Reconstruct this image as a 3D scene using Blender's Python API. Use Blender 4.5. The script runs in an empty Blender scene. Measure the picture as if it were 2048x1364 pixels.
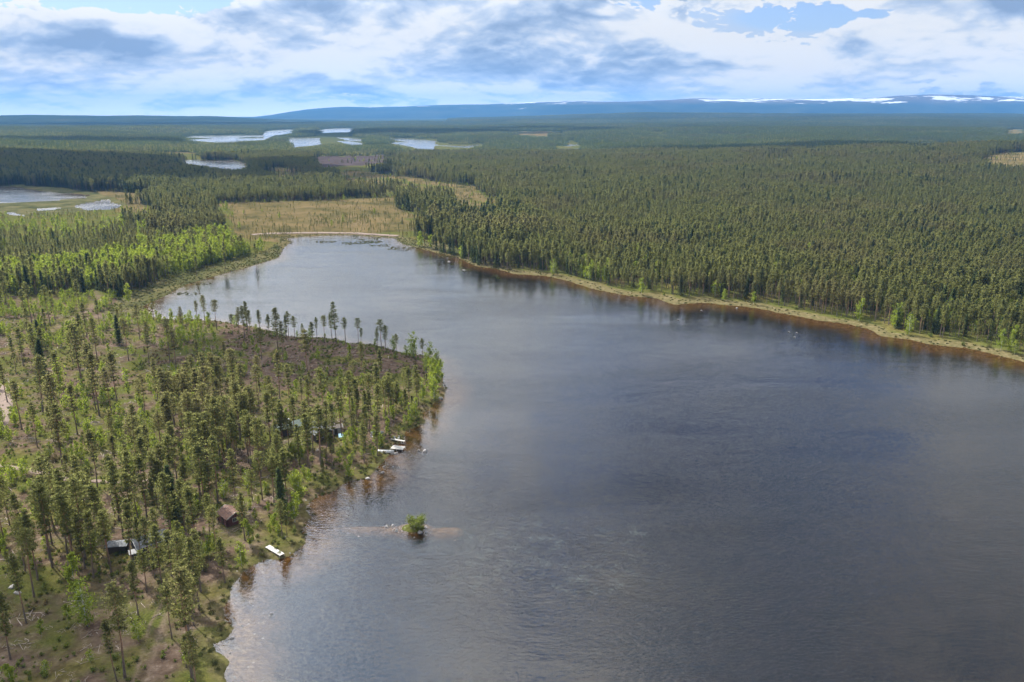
import bpy, math, random
import numpy as np
from mathutils import Vector

# ------------------------------------------------------------------ camera, sky, sun, exposure
sc = bpy.context.scene
col = sc.collection
H = 90.0                      # drone height in metres
PITCH = math.radians(16.0)
FPX = 1593.0                  # focal length in pixels of the 2048 px wide photograph
CX, CY = 1024.0, 682.0
R = math.radians

cam_d = bpy.data.cameras.new('camera')
cam_d.sensor_width = 36.0
cam_d.lens = 36.0 * FPX / 2048.0
cam_d.clip_start = 1.0
cam_d.clip_end = 120000.0
cam = bpy.data.objects.new('camera', cam_d)
cam.location = (0, 0, H)
cam.rotation_euler = (R(90) - PITCH, 0, 0)
col.objects.link(cam)
sc.camera = cam

SUN_AZ = R(-46.0)             # measured from the viewing direction, negative = to the left
SUN_EL = R(47.0)
SUN_DIR = Vector((math.sin(SUN_AZ) * math.cos(SUN_EL), math.cos(SUN_AZ) * math.cos(SUN_EL), math.sin(SUN_EL)))
sun_d = bpy.data.lights.new('sun', 'SUN')
sun_d.energy = 5.0
sun_d.angle = R(0.53)
sun_d.color = (1.0, 0.965, 0.90)
sun = bpy.data.objects.new('sun', sun_d)
sun.rotation_euler = SUN_DIR.to_track_quat('Z', 'Y').to_euler()
col.objects.link(sun)

sc.view_settings.view_transform = 'Standard'
sc.view_settings.look = 'None'
sc.view_settings.gamma = 1.0
sc.view_settings.use_curve_mapping = False
sc.view_settings.exposure = 1.5
sc.render.engine = 'CYCLES'
cy = sc.cycles
cy.max_bounces = 8
cy.diffuse_bounces = 2
cy.glossy_bounces = 2
cy.transmission_bounces = 2
cy.transparent_max_bounces = 8
cy.volume_bounces = 0
cy.sample_clamp_indirect = 4.0
cy.use_denoising = True
cy.denoiser = 'OPENIMAGEDENOISE'
cy.denoising_input_passes = 'RGB_ALBEDO_NORMAL'
cy.denoising_prefilter = 'ACCURATE'
cy.use_adaptive_sampling = False


class NT:
    """small helper to write node trees"""
    def __init__(self, tree):
        self.t = tree
        self.n = tree.nodes
        self.l = tree.links

    def add(self, typ, **kw):
        n = self.n.new(typ)
        ins = kw.pop('ins', {})
        for k, v in kw.items():
            setattr(n, k, v)
        for k, v in ins.items():
            self.put(n.inputs[k], v)
        return n

    def put(self, sock, v):
        if isinstance(v, bpy.types.NodeSocket):
            self.l.new(v, sock)
        elif v is not None:
            sock.default_value = v

    def math(self, op, a, b=None, c=None, clamp=False):
        n = self.n.new('ShaderNodeMath')
        n.operation = op
        n.use_clamp = clamp
        for i, v in enumerate((a, b, c)):
            if v is not None:
                self.put(n.inputs[i], v)
        return n.outputs[0]

    def vmath(self, op, a, b=None):
        n = self.n.new('ShaderNodeVectorMath')
        n.operation = op
        self.put(n.inputs[0], a)
        if b is not None:
            self.put(n.inputs[3] if op == 'SCALE' else n.inputs[1], b)
        return n.outputs[0]

    def noise(self, vec, scale, detail=4.0, rough=0.55, dist=0.0, dims='3D', lac=2.0):
        n = self.n.new('ShaderNodeTexNoise')
        n.noise_dimensions = dims
        if vec is not None:
            self.l.new(vec, n.inputs['Vector'])
        n.inputs['Scale'].default_value = scale
        n.inputs['Detail'].default_value = detail
        n.inputs['Roughness'].default_value = rough
        n.inputs['Distortion'].default_value = dist
        n.inputs['Lacunarity'].default_value = lac
        return n.outputs[0]

    def ramp(self, fac, stops, interp='LINEAR'):
        n = self.n.new('ShaderNodeValToRGB')
        cr = n.color_ramp
        cr.interpolation = interp
        while len(cr.elements) < len(stops):
            cr.elements.new(0.5)
        for e, (p, c) in zip(cr.elements, stops):
            e.position = p
            e.color = (c, c, c, 1) if isinstance(c, (int, float)) else (*c, 1)
        self.l.new(fac, n.inputs[0])
        return n.outputs[0]

    def smooth(self, v, a, b, lo=0.0, hi=1.0):
        n = self.n.new('ShaderNodeMapRange')
        n.interpolation_type = 'SMOOTHSTEP'
        for i, x in enumerate((v, a, b, lo, hi)):
            self.put(n.inputs[i], x)
        return n.outputs[0]

    def mix(self, fac, a, b):
        n = self.n.new('ShaderNodeMix')
        n.data_type = 'RGBA'
        self.put(n.inputs[0], fac)
        for s, v in ((6, a), (7, b)):
            if isinstance(v, tuple):
                v = (*v, 1)
            self.put(n.inputs[s], v)
        return n.outputs[2]


# ---- the sky: Nishita blue behind rows of cumulus that run out to the horizon
world = bpy.data.worlds.new('World')
sc.world = world
world.use_nodes = True
W = NT(world.node_tree)
W.n.clear()
sky = W.add('ShaderNodeTexSky', sky_type='NISHITA', sun_disc=False)
sky.sun_elevation = SUN_EL
sky.sun_rotation = SUN_AZ
sky.altitude = 400
sky.air_density = 1.0
sky.dust_density = 0.6
sky.ozone_density = 1.5
tc = W.add('ShaderNodeTexCoord')
sep = W.add('ShaderNodeSeparateXYZ', ins={0: tc.outputs['Generated']})
dx, dy, dz = sep.outputs
zc = W.math('MAXIMUM', dz, 0.0)
az = W.math('ARCTAN2', dx, dy)
CLOUD_BLOBS = [
    # azimuth, elevation, width, height (degrees), amount
    (-13.0, 6.3, 5.0, 1.2, 0.20),     # big grey cloud left of the middle, top edge
    (-26.5, 6.4, 6.5, 0.8, -0.34),    # blue gap top left
    (-20.0, 7.0, 3.5, 0.7, -0.28),
    (8.0, 7.0, 3.0, 0.8, -0.10),
    (19.5, 5.8, 4.5, 0.8, -0.32),     # blue gap right of the middle
    (29.0, 6.3, 5.0, 1.2, 0.15),
    (2.0, 4.2, 12.0, 1.5, 0.12),
    (-28.0, 3.6, 9.0, 1.0, 0.16),
    # higher up, seen in the water: blue between a bright tower, grey decks and a pale veil
    (14.0, 20.0, 14.0, 8.0, -0.48),
    (-4.5, 20.0, 4.0, 6.5, 0.24),
    (-8.0, 26.0, 5.0, 5.0, -0.22),
    (-14.0, 36.0, 9.0, 6.0, 0.14),
    (24.0, 37.0, 15.0, 8.0, 0.30),
    (0.0, 31.0, 7.0, 4.0, -0.24),
]
# cloud rows: azimuth against the logarithm of elevation, so that puffs shrink towards the horizon
lz = W.math('LOGARITHM', W.math('ADD', zc, 0.1), math.e)
v = W.math('MULTIPLY', lz, 3.4)


def cloud_coord(du, dv, seed):
    # azimuth shrinks with distance too: dividing by (elevation + c) keeps puffs in proportion
    u = W.math('ADD', W.math('MULTIPLY', az, 8.0), du)
    vv = W.math('ADD', v, dv)
    return W.add('ShaderNodeCombineXYZ', ins={0: u, 1: vv, 2: seed}).outputs[0]


def blob(a0, e0, sa, se, amp):
    """a large cloud or a gap at azimuth a0 and elevation e0 (degrees)"""
    a = W.math('DIVIDE', W.math('SUBTRACT', az, R(a0)), R(sa))
    e = W.math('DIVIDE', W.math('SUBTRACT', dz, math.sin(R(e0))), math.sin(R(se)))
    q = W.math('ADD', W.math('MULTIPLY', a, a), W.math('MULTIPLY', e, e))
    return W.math('MULTIPLY', W.math('EXPONENT', W.math('MULTIPLY', q, -1.0)), amp)


bias = None
for b in CLOUD_BLOBS:
    o = blob(*b)
    bias = o if bias is None else W.math('ADD', bias, o)


def density(dv, seed, size, det):
    c = cloud_coord(0.0, dv, seed)
    wn = W.add('ShaderNodeTexNoise', ins={'Vector': c, 'Scale': 1.1 * size, 'Detail': 2.0})
    warp = W.vmath('SCALE', W.vmath('SUBTRACT', wn.outputs['Color'], (0.5, 0.5, 0.5)), 0.5 / size)
    c = W.vmath('ADD', c, warp)
    big = W.noise(c, 0.42 * size, 2.0, 0.5)
    mid = W.noise(c, 1.15 * size, det, 0.55)
    bil = W.math('ABSOLUTE', W.math('SUBTRACT', W.noise(c, 2.8 * size, 4.0, 0.5), 0.5))   # rounded heads
    d = W.math('ADD', W.math('MULTIPLY', big, 0.70), W.math('MULTIPLY', mid, 0.70))
    return W.math('SUBTRACT', d, W.math('MULTIPLY', bil, 0.50))


def cloud_layer(seed, size, thr, det, steps, extra=None, edge=0.024):
    """cover and brightness of one deck: heads bright towards the top, thick bases grey"""
    d0 = density(0.0, seed, size, det)
    cov = W.math('SUBTRACT', d0, thr)
    if extra is not None:
        cov = W.math('ADD', cov, extra)
    alpha = W.smooth(cov, -0.012, edge)
    lit = W.smooth(cov, 0.0, 0.42, 0.96, 0.12)
    lit = W.math('ADD', lit, W.smooth(cov, 0.09, 0.0, 0.0, 0.14))
    for dv, gain, dt in steps:
        a = d0 if dt == det else density(0.0, seed, size, dt)
        lit = W.math('ADD', lit, W.math('MULTIPLY', W.math('SUBTRACT', a, density(dv / size, seed, size, dt)), gain))
    return alpha, lit


RAMP = [(0.0, (0.32, 0.43, 0.62)), (0.30, (0.46, 0.58, 0.77)), (0.58, (0.68, 0.77, 0.90)), (0.80, (0.94, 0.96, 0.975)), (1.0, (1.0, 1.0, 0.99))]
low = W.smooth(dz, 0.075, 0.01)                        # 1 along the horizon, 0 above four degrees
over = W.smooth(dz, 0.10, 0.40, 0.0, -0.055)           # fewer clouds overhead than along the horizon
a1, l1 = cloud_layer(3.7, 0.90, 0.530, 8.0, ((0.09, 1.9, 8.0), (0.36, 3.4, 2.0)), W.math('ADD', bias, over))
a2, l2 = cloud_layer(11.3, 2.0, 0.600, 7.0, ((0.20, 2.8, 4.0),), W.math('ADD', W.math('MULTIPLY', low, 0.17), W.math('MULTIPLY', bias, 0.6)))
l2 = W.math('ADD', l2, W.math('MULTIPLY', low, 0.22))
l1 = W.math('ADD', l1, W.math('MULTIPLY', low, 0.10))
veil = W.smooth(W.noise(cloud_coord(0.0, 0.0, 23.0), 0.55, 5.0, 0.5), 0.36, 0.60, 0.10, 0.85)
veil = W.math('MULTIPLY', veil, W.smooth(dz, 0.12, 0.26, 1.0, 0.80))
veil = W.math('MAXIMUM', W.math('MULTIPLY', veil, W.math('MAXIMUM', W.smooth(bias, -0.16, -0.04), W.smooth(dz, 0.13, 0.24))), W.smooth(dz, 0.055, 0.0, 0.0, 0.95))
tint = W.add('ShaderNodeVectorMath', operation='MULTIPLY', ins={0: sky.outputs[0], 1: (0.68, 0.71, 0.88)})
# clouds towards the sun scatter its light forward and are the brightest part of the sky
sdot = W.add('ShaderNodeVectorMath', operation='DOT_PRODUCT', ins={0: tc.outputs['Generated'], 1: tuple(SUN_DIR)}).outputs['Value']
ang = W.math('ARCCOSINE', W.math('MINIMUM', sdot, 0.9999))
glow = W.math('EXPONENT', W.math('MULTIPLY', W.math('POWER', W.math('DIVIDE', ang, R(33.0)), 2.0), -1.0))
cstr = W.math('MULTIPLY', W.math('ADD', W.math('MULTIPLY', glow, W.smooth(dz, 0.06, 0.36, 0.0, 11.0)), 1.0), 0.340)
# light paths near the horizon run through far more air than those higher up
cstr = W.math('MULTIPLY', cstr, W.math('ADD', W.math('MULTIPLY', W.math('EXPONENT', W.math('MULTIPLY', zc, -42.0)), 1.0), 1.0))
bg_sky = W.add('ShaderNodeBackground', ins={'Color': tint.outputs[0], 'Strength': 0.06})
vcol = W.mix(W.smooth(dz, 0.06, 0.0), (0.64, 0.75, 0.91), (1.0, 0.80, 0.62))
vcol = W.mix(W.smooth(dz, 0.12, 0.24), vcol, (0.33, 0.58, 1.16))
bg_veil = W.add('ShaderNodeBackground', ins={'Color': vcol, 'Strength': cstr})
sh = W.add('ShaderNodeMixShader', ins={0: veil, 1: bg_sky.outputs[0], 2: bg_veil.outputs[0]})
for aa_, ll_ in ((a2, l2), (a1, l1)):
    bgc = W.add('ShaderNodeBackground', ins={'Color': W.ramp(ll_, RAMP), 'Strength': cstr})
    sh = W.add('ShaderNodeMixShader', ins={0: aa_, 1: sh.outputs[0], 2: bgc.outputs[0]})
W.add('ShaderNodeOutputWorld', ins={0: sh.outputs[0]})


# ------------------------------------------------------------------ plan of the place (metres), surveyed from the photograph
rng = np.random.default_rng(7)
cP, sP = math.cos(PITCH), math.sin(PITCH)


def ground_pt(px, py, z=0.0):
    """the point at height z that the photograph shows at (px, py)"""
    a = (np.asarray(px, float) - CX) / FPX
    b = (CY - np.asarray(py, float)) / FPX
    dxx, dyy, dzz = a, cP + b * sP, -sP + b * cP
    t = (z - H) / dzz
    return np.stack([dxx * t, dyy * t], -1)


def to_px(x, y, z):
    zz = z - H
    dep = y * cP - zz * sP
    up = y * sP + zz * cP
    dep = np.maximum(dep, 1e-3)
    return CX + FPX * x / dep, CY - FPX * up / dep


def inside(px, py, poly):
    poly = np.asarray(poly, float)
    res = np.zeros(np.shape(px), bool)
    x0, y0 = poly[-1]
    for x1, y1 in poly:
        if y0 != y1:
            c = ((y0 > py) != (y1 > py)) & (px < (x1 - x0) * (py - y0) / (y1 - y0) + x0)
            res ^= c
        x0, y0 = x1, y1
    return res


def seg_dist(x, y, P, closed=True):
    best = np.full(np.shape(x), 1e9)
    n = len(P)
    for i in range(n if closed else n - 1):
        ax, ay = P[i]
        bx, by = P[(i + 1) % n]
        vx, vy = bx - ax, by - ay
        L = vx * vx + vy * vy + 1e-9
        t = np.clip(((x - ax) * vx + (y - ay) * vy) / L, 0, 1)
        best = np.minimum(best, (x - ax - t * vx) ** 2 + (y - ay - t * vy) ** 2)
    return np.sqrt(best)


def sdf(x, y, P):
    """distance to the shore, negative in the water"""
    d = seg_dist(x, y, P)
    return np.where(inside(x, y, P), -d, d)


def hash2(ix, iy, seed):
    h = np.sin(ix * 127.1 + iy * 311.7 + seed * 74.7) * 43758.5453
    return h - np.floor(h)


def vnoise(x, y, seed=0):
    ix, iy = np.floor(x), np.floor(y)
    fx, fy = x - ix, y - iy
    fx, fy = fx * fx * (3 - 2 * fx), fy * fy * (3 - 2 * fy)
    a, b = hash2(ix, iy, seed), hash2(ix + 1, iy, seed)
    c, d = hash2(ix, iy + 1, seed), hash2(ix + 1, iy + 1, seed)
    return (a * (1 - fx) + b * fx) * (1 - fy) + (c * (1 - fx) + d * fx) * fy


def fnoise(x, y, scale, seed=0, octv=3):
    s, a, t = 0.0, 1.0, 0.0
    for k in range(octv):
        s = s + a * vnoise(x / scale * 2 ** k + 17.3 * k, y / scale * 2 ** k - 9.1 * k, seed + k)
        t += a
        a *= 0.5
    return s / t


LAKE_PX = [(456, 1364), (453, 1341), (456, 1324), (426, 1306), (423, 1288), (447, 1277), (462, 1256), (444, 1238), (440, 1217),
           (456, 1196), (463, 1175), (483, 1146), (504, 1130), (529, 1121), (557, 1125), (579, 1114), (607, 1084), (604, 1066), (611, 1047),
           (628, 1036), (611, 1011), (635, 990), (664, 983), (682, 969), (710, 958), (735, 954), (752, 938), (763, 922), (773, 912),
           (787, 888), (808, 880), (815, 863), (840, 850), (849, 843), (846, 827), (872, 803), (884, 797), (888, 777), (884, 748),
           (876, 722), (846, 712), (802, 705), (772, 696), (743, 689), (693, 686), (667, 677), (597, 674), (561, 671), (523, 657),
           (450, 645), (400, 640), (330, 640), (300, 632), (301, 622), (284, 614), (300, 604), (319, 597), (346, 582), (371, 569),
           (410, 559), (455, 544), (526, 525), (555, 516), (564, 498), (584, 484), (571, 477), (610, 473), (649, 471), (700, 470),
           (790, 476), (806, 488), (840, 496), (871, 505), (912, 513), (953, 532), (990, 537), (1025, 547), (1093, 552), (1144, 564),
           (1196, 580), (1247, 590), (1315, 597), (1350, 609), (1400, 605), (1451, 609), (1512, 615), (1578, 629), (1635, 640),
           (1697, 648), (1742, 660), (1763, 671), (1820, 679), (1861, 689), (1931, 695), (1976, 705), (2048, 724), (2140, 742), (2300, 790)]
LAKE = [tuple(p) for p in ground_pt(*np.array(LAKE_PX, float).T)] + [(330, 150), (330, -150), (-40, -150), (-46, 60), (-43, 85)]
LAKE = np.array(LAKE)


def far_poly(pts, ztop):
    p = np.array(pts, float).T
    return [ground_pt(p[0], p[1], 0.0), ground_pt(p[0], p[1], ztop)]


FAR_LAKES = []
VISIBLE = []
for pts, zt in (
    ([(-60, 372), (0, 373), (41, 373), (68, 381), (116, 387), (176, 390), (164, 394), (126, 396), (113, 399), (68, 400), (0, 402), (-60, 402)], 2.0),
    ([(147, 416), (181, 404), (212, 399), (243, 407), (219, 416), (171, 418)], 1.0),
    ([(68, 418), (126, 415), (110, 419), (72, 421)], 0.5),
    ([(7, 426), (34, 424), (65, 432), (50, 432), (20, 430)], 0.5),
    ([(345, 321), (376, 320), (478, 321), (495, 327), (492, 335), (461, 337), (410, 332), (369, 326)], 12.0),
    ([(335, 273), (410, 271.5), (475, 270.5), (526, 270.5), (533, 262), (578, 258.5), (598, 260), (547, 265.5), (526, 274), (478, 275.5), (455, 279), (410, 276)], 11.0),
    ([(578, 275.5), (639, 275.5), (639, 282), (581, 287)], 11.0),
    ([(673, 275), (700, 276), (726, 279), (724, 283), (700, 282)], 11.0),
    ([(633, 261), (660, 257), (700, 256), (712, 259), (680, 262), (650, 263)], 11.0),
    ([(768, 277), (809, 277), (874, 281.5), (864, 291), (840, 289.5), (813, 284)], 11.0),
    ([(860, 290.5), (932, 291.5), (965, 287.5), (939, 296)], 11.0),
    ([(1105, 289), (1172, 288.5), (1137, 293)], 11.0),
    ([(905, 252.5), (943, 251.5), (935, 254)], 11.0),
    ([(1356, 283), (1400, 280.5), (1402, 283)], 11.0),
    ([(1808, 288), (1872, 286), (1866, 290), (1840, 292)], 11.0),
):
    FAR_LAKES += far_poly(pts, zt)
    VISIBLE.append(np.array(pts, float))

BOGS = [np.array(p, float) for p in (
    [(420, 407), (513, 404), (677, 400), (790, 392), (796, 399), (785, 416), (845, 430), (890, 430), (850, 436), (768, 440), (700, 450), (640, 462), (574, 463), (500, 452), (458, 450), (455, 419)],
    [(660, 344), (700, 342), (768, 347), (837, 358), (891, 366), (963, 373), (939, 385), (967, 392), (1008, 402), (1001, 409), (939, 399), (912, 397), (912, 375), (854, 371), (803, 358), (700, 352)],
    [(185, 380), (308, 388), (308, 399), (294, 406), (253, 407), (222, 399), (191, 387)],
    [(-80, 369), (60, 371), (190, 384), (250, 405), (240, 416), (120, 428), (-80, 434)],
    [(626, 312), (820, 311), (745, 320), (640, 325)],
    [(267, 301), (420, 305), (340, 308)],
    [(520, 335), (640, 338), (560, 346)],
    [(1480, 309), (1625, 311), (1560, 314)], [(1600, 294), (1655, 294), (1630, 297)], [(1995, 258), (2070, 258), (2030, 263)],
    [(1955, 317), (1990, 306), (2080, 305), (2080, 321)], [(994, 262), (1158, 264), (1080, 267)],
)]
PURPLE = 4                    # the cut-over strip among the bogs
REEDS = np.array([(700, 471), (790, 476), (830, 479), (880, 487), (925, 500), (950, 520), (962, 532), (930, 512), (880, 500), (838, 494), (806, 488), (790, 478)], float)
MARSH = np.array([(205, 640), (235, 600), (325, 558), (440, 528), (530, 504), (556, 486), (566, 512), (470, 544), (380, 568), (345, 585), (320, 600), (290, 612), (305, 628), (270, 640)], float)

ISLET = ground_pt(827, 1056)
SHOAL = ground_pt(np.array([660, 730, 790, 830, 870, 903]), np.array([1052, 1055, 1056, 1057, 1060, 1058]))

# broad swells of the forest floor: x, y, radius across, radius along, height
SWELLS = [(-960, 1400, 330, 260, 22), (-1300, 1600, 420, 350, 26), (800, 1300, 600, 380, 18), (1250, 1700, 600, 500, 20), (-150, 800, 160, 120, 2.0),
          (-230, 740, 90, 90, 5), (1500, 3200, 1500, 800, 22), (-1600, 3600, 1300, 900, 14), (3200, 6500, 2600, 1100, 46),
          (1300, 8600, 1900, 700, 64), (4800, 8300, 2500, 900, 66), (-300, 6500, 1800, 600, 16), (700, 4700, 1500, 500, 12), (2300, 5100, 1200, 380, 22)]


def ground_z(x, y):
    x = np.asarray(x, float)
    y = np.asarray(y, float)
    d = sdf(x, y, LAKE)
    r = np.hypot(x, y)
    dn = d + (fnoise(x, y, 7.0, 3, 2) - 0.5) * 2.2
    und = (fnoise(x, y, 45.0, 5, 3) - 0.35) * 3.2 + (fnoise(x, y, 8.0, 9, 2) - 0.5) * 0.5
    far = np.clip((r - 700) / 2500, 0, 1)
    und = und + far * (fnoise(x, y, 900.0, 21, 3) - 0.45) * 16
    sw = 0.0
    for sx, sy, ra, rb, h in SWELLS:
        sw = sw + h * np.exp(-((x - sx) / ra) ** 2 - ((y - sy) / rb) ** 2)
    land = und + sw + 0.7
    rim = 0.12 + 0.055 * np.maximum(dn, 0) + 0.25 * (1 - np.exp(-np.maximum(dn, 0) / 1.5))
    z = np.minimum(np.maximum(land, 0.5), rim)
    bed = -np.minimum(3.5, 0.06 + np.where(x > 40, 0.07, 0.10) * np.maximum(-dn, 0))
    z = np.where(dn > 0, z, bed)
    # the stony shoal with its islet
    ds = seg_dist(x, y, SHOAL, closed=False)
    ridge = -0.26 - 0.30 * np.clip((ISLET[0] - 5.0 - x) / 9.0, 0, 1) + (fnoise(x, y, 1.6, 31, 2) - 0.62) * 0.26 - (ds / 3.6) ** 2 * 1.3
    z = np.where(dn > 0, z, np.maximum(z, np.maximum(ridge, -3.5)))
    di = np.hypot((x - ISLET[0]) / 1.35, y - ISLET[1])
    z = np.where(dn > 0, z, np.maximum(z, 0.50 - 0.17 * di ** 1.6))
    m = r > 600
    if np.any(m):
        xm, ym = x[m], y[m]
        df = np.full(xm.shape, 1e9)
        for P in FAR_LAKES:
            df = np.minimum(df, sdf(xm, ym, P))
        dfn = df + (fnoise(xm, ym, 30.0, 41, 2) - 0.5) * 14
        z = z.copy()
        z[m] = np.where(dfn > 0, np.minimum(z[m], 0.25 + 0.05 * dfn), np.minimum(-0.6, 0.05 * dfn))
    return z


def new_mesh(name, verts, faces, mats=(), face_mat=None, smooth=False):
    """faces: an (n, k) array or a list of such arrays"""
    if not isinstance(faces, list):
        faces = [faces]
    verts = np.asarray(verts, np.float32)
    me = bpy.data.meshes.new(name)
    me.vertices.add(len(verts))
    me.vertices.foreach_set('co', verts.ravel())
    loops = np.concatenate([f.ravel() for f in faces]).astype(np.int32)
    tot = np.concatenate([np.full(len(f), f.shape[1]) for f in faces]).astype(np.int32)
    start = np.concatenate([[0], np.cumsum(tot)[:-1]]).astype(np.int32)
    me.loops.add(len(loops))
    me.loops.foreach_set('vertex_index', loops)
    me.polygons.add(len(tot))
    me.polygons.foreach_set('loop_start', start)
    me.polygons.foreach_set('loop_total', tot)
    for m in mats:
        me.materials.append(m)
    if face_mat is not None:
        me.polygons.foreach_set('material_index', np.asarray(face_mat, np.int32))
    me.polygons.foreach_set('use_smooth', np.full(len(tot), bool(smooth)))
    me.update(calc_edges=True)
    return me


def link(name, me, parent=None, **props):
    o = bpy.data.objects.new(name, me)
    col.objects.link(o)
    if parent is not None:
        o.parent = parent
    for k, v in props.items():
        if v is not None:
            o[k] = v
    return o


# ------------------------------------------------------------------ materials
def material(name):
    m = bpy.data.materials.new(name)
    m.use_nodes = True
    t = NT(m.node_tree)
    t.n.clear()
    t.out = t.add('ShaderNodeOutputMaterial')
    return m, t


def simple(name, c, rough=0.8, var=0.25, scale=3.0, metallic=0.0, bump=0.0):
    m, t = material(name)
    g = t.add('ShaderNodeNewGeometry').outputs['Position']
    n = t.noise(g, scale, 5.0)
    lo = tuple(x * (1 - var) for x in c)
    hi = tuple(min(1, x * (1 + var)) for x in c)
    cc = t.ramp(n, [(0.3, lo), (0.7, hi)])
    p = t.add('ShaderNodeBsdfPrincipled', ins={'Base Color': cc, 'Roughness': rough, 'Metallic': metallic})
    if bump:
        b = t.add('ShaderNodeBump', ins={'Height': t.noise(g, scale * 4, 4.0), 'Strength': 0.6, 'Distance': bump})
        t.put(p.inputs['Normal'], b.outputs[0])
    t.put(t.out.inputs[0], p.outputs[0])
    return m


def foliage(name, c1, c2, c3, trans=0.3, patch=90.0, tcol=None):
    """needles or leaves: colour differs from tree to tree and from stand to stand"""
    m, t = material(name)
    oi = t.add('ShaderNodeObjectInfo')
    g = t.add('ShaderNodeNewGeometry').outputs['Position']
    a = t.mix(oi.outputs['Random'], c1, c2)
    pn = t.noise(g, 1.0 / patch, 3.0)
    a = t.mix(t.smooth(pn, 0.46, 0.66), a, c3)
    fine = t.noise(g, 1.6, 2.0)
    hs = t.add('ShaderNodeHueSaturation', ins={'Color': a, 'Value': t.smooth(fine, 0.25, 0.75, 0.72, 1.3), 'Hue': t.smooth(oi.outputs['Random'], 0.0, 1.0, 0.488, 0.512)})
    d = t.add('ShaderNodeBsdfDiffuse', ins={'Color': hs.outputs[0]})
    tr = t.add('ShaderNodeBsdfTranslucent', ins={'Color': hs.outputs[0]})
    if tcol:
        t.put(tr.inputs['Color'], t.mix(0.5, hs.outputs[0], tcol))
    mx = t.add('ShaderNodeMixShader', ins={0: trans, 1: d.outputs[0], 2: tr.outputs[0]})
    t.put(t.out.inputs[0], mx.outputs[0])
    return m


M = {}
M['pine_needles'] = foliage('pine_needles', (0.074, 0.090, 0.029), (0.114, 0.112, 0.038), (0.108, 0.095, 0.044), 0.60, tcol=(0.22, 0.215, 0.065))
M['spruce_needles'] = foliage('spruce_needles', (0.055, 0.075, 0.030), (0.080, 0.095, 0.034), (0.070, 0.078, 0.034), 0.4)
M['birch_leaves'] = foliage('birch_leaves', (0.112, 0.158, 0.019), (0.155, 0.185, 0.025), (0.115, 0.140, 0.026), 0.5, 60.0, tcol=(0.31, 0.35, 0.04))
M['shrub_leaves'] = foliage('shrub_leaves', (0.085, 0.115, 0.024), (0.125, 0.140, 0.030), (0.125, 0.095, 0.045), 0.35, 20.0)
M['sedge'] = foliage('sedge', (0.105, 0.092, 0.041), (0.085, 0.088, 0.031), (0.068, 0.078, 0.024), 0.3, 14.0)


def bark(name, low, high, z0, z1):
    m, t = material(name)
    co = t.add('ShaderNodeTexCoord').outputs['Object']
    z = t.add('ShaderNodeSeparateXYZ', ins={0: co}).outputs[2]
    n = t.noise(co, 2.2, 4.0)
    f = t.smooth(t.math('ADD', z, t.math('MULTIPLY', n, 4.0)), z0, z1)
    c = t.mix(f, low, high)
    hs = t.add('ShaderNodeHueSaturation', ins={'Color': c, 'Value': t.smooth(t.noise(co, 9.0, 3.0), 0.3, 0.7, 0.6, 1.35)})
    p = t.add('ShaderNodeBsdfPrincipled', ins={'Base Color': hs.outputs[0], 'Roughness': 0.9})
    t.put(t.out.inputs[0], p.outputs[0])
    return m


M['pine_bark'] = bark('pine_bark', (0.10, 0.075, 0.06), (0.24, 0.13, 0.075), 4.0, 10.0)
M['spruce_bark'] = bark('spruce_bark', (0.09, 0.075, 0.06), (0.11, 0.09, 0.07), 3.0, 9.0)
M['birch_bark'] = bark('birch_bark', (0.240, 0.232, 0.208), (0.440, 0.424, 0.392), 1.0, 4.0)
M['dead_wood'] = simple('dead_wood', (0.288, 0.256, 0.224), 0.9, 0.3, 4.0)
M['slash_wood'] = simple('slash_wood', (0.208, 0.164, 0.132), 0.9, 0.45, 1.5)
M['rock'] = simple('rock', (0.136, 0.124, 0.116), 0.85, 0.4, 2.0, bump=0.06)
M['pale_rock'] = simple('pale_rock', (0.200, 0.180, 0.164), 0.85, 0.3, 2.0, bump=0.06)
M['lily'] = simple('lily', (0.045, 0.060, 0.055), 0.5, 0.4, 1.5)


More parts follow.
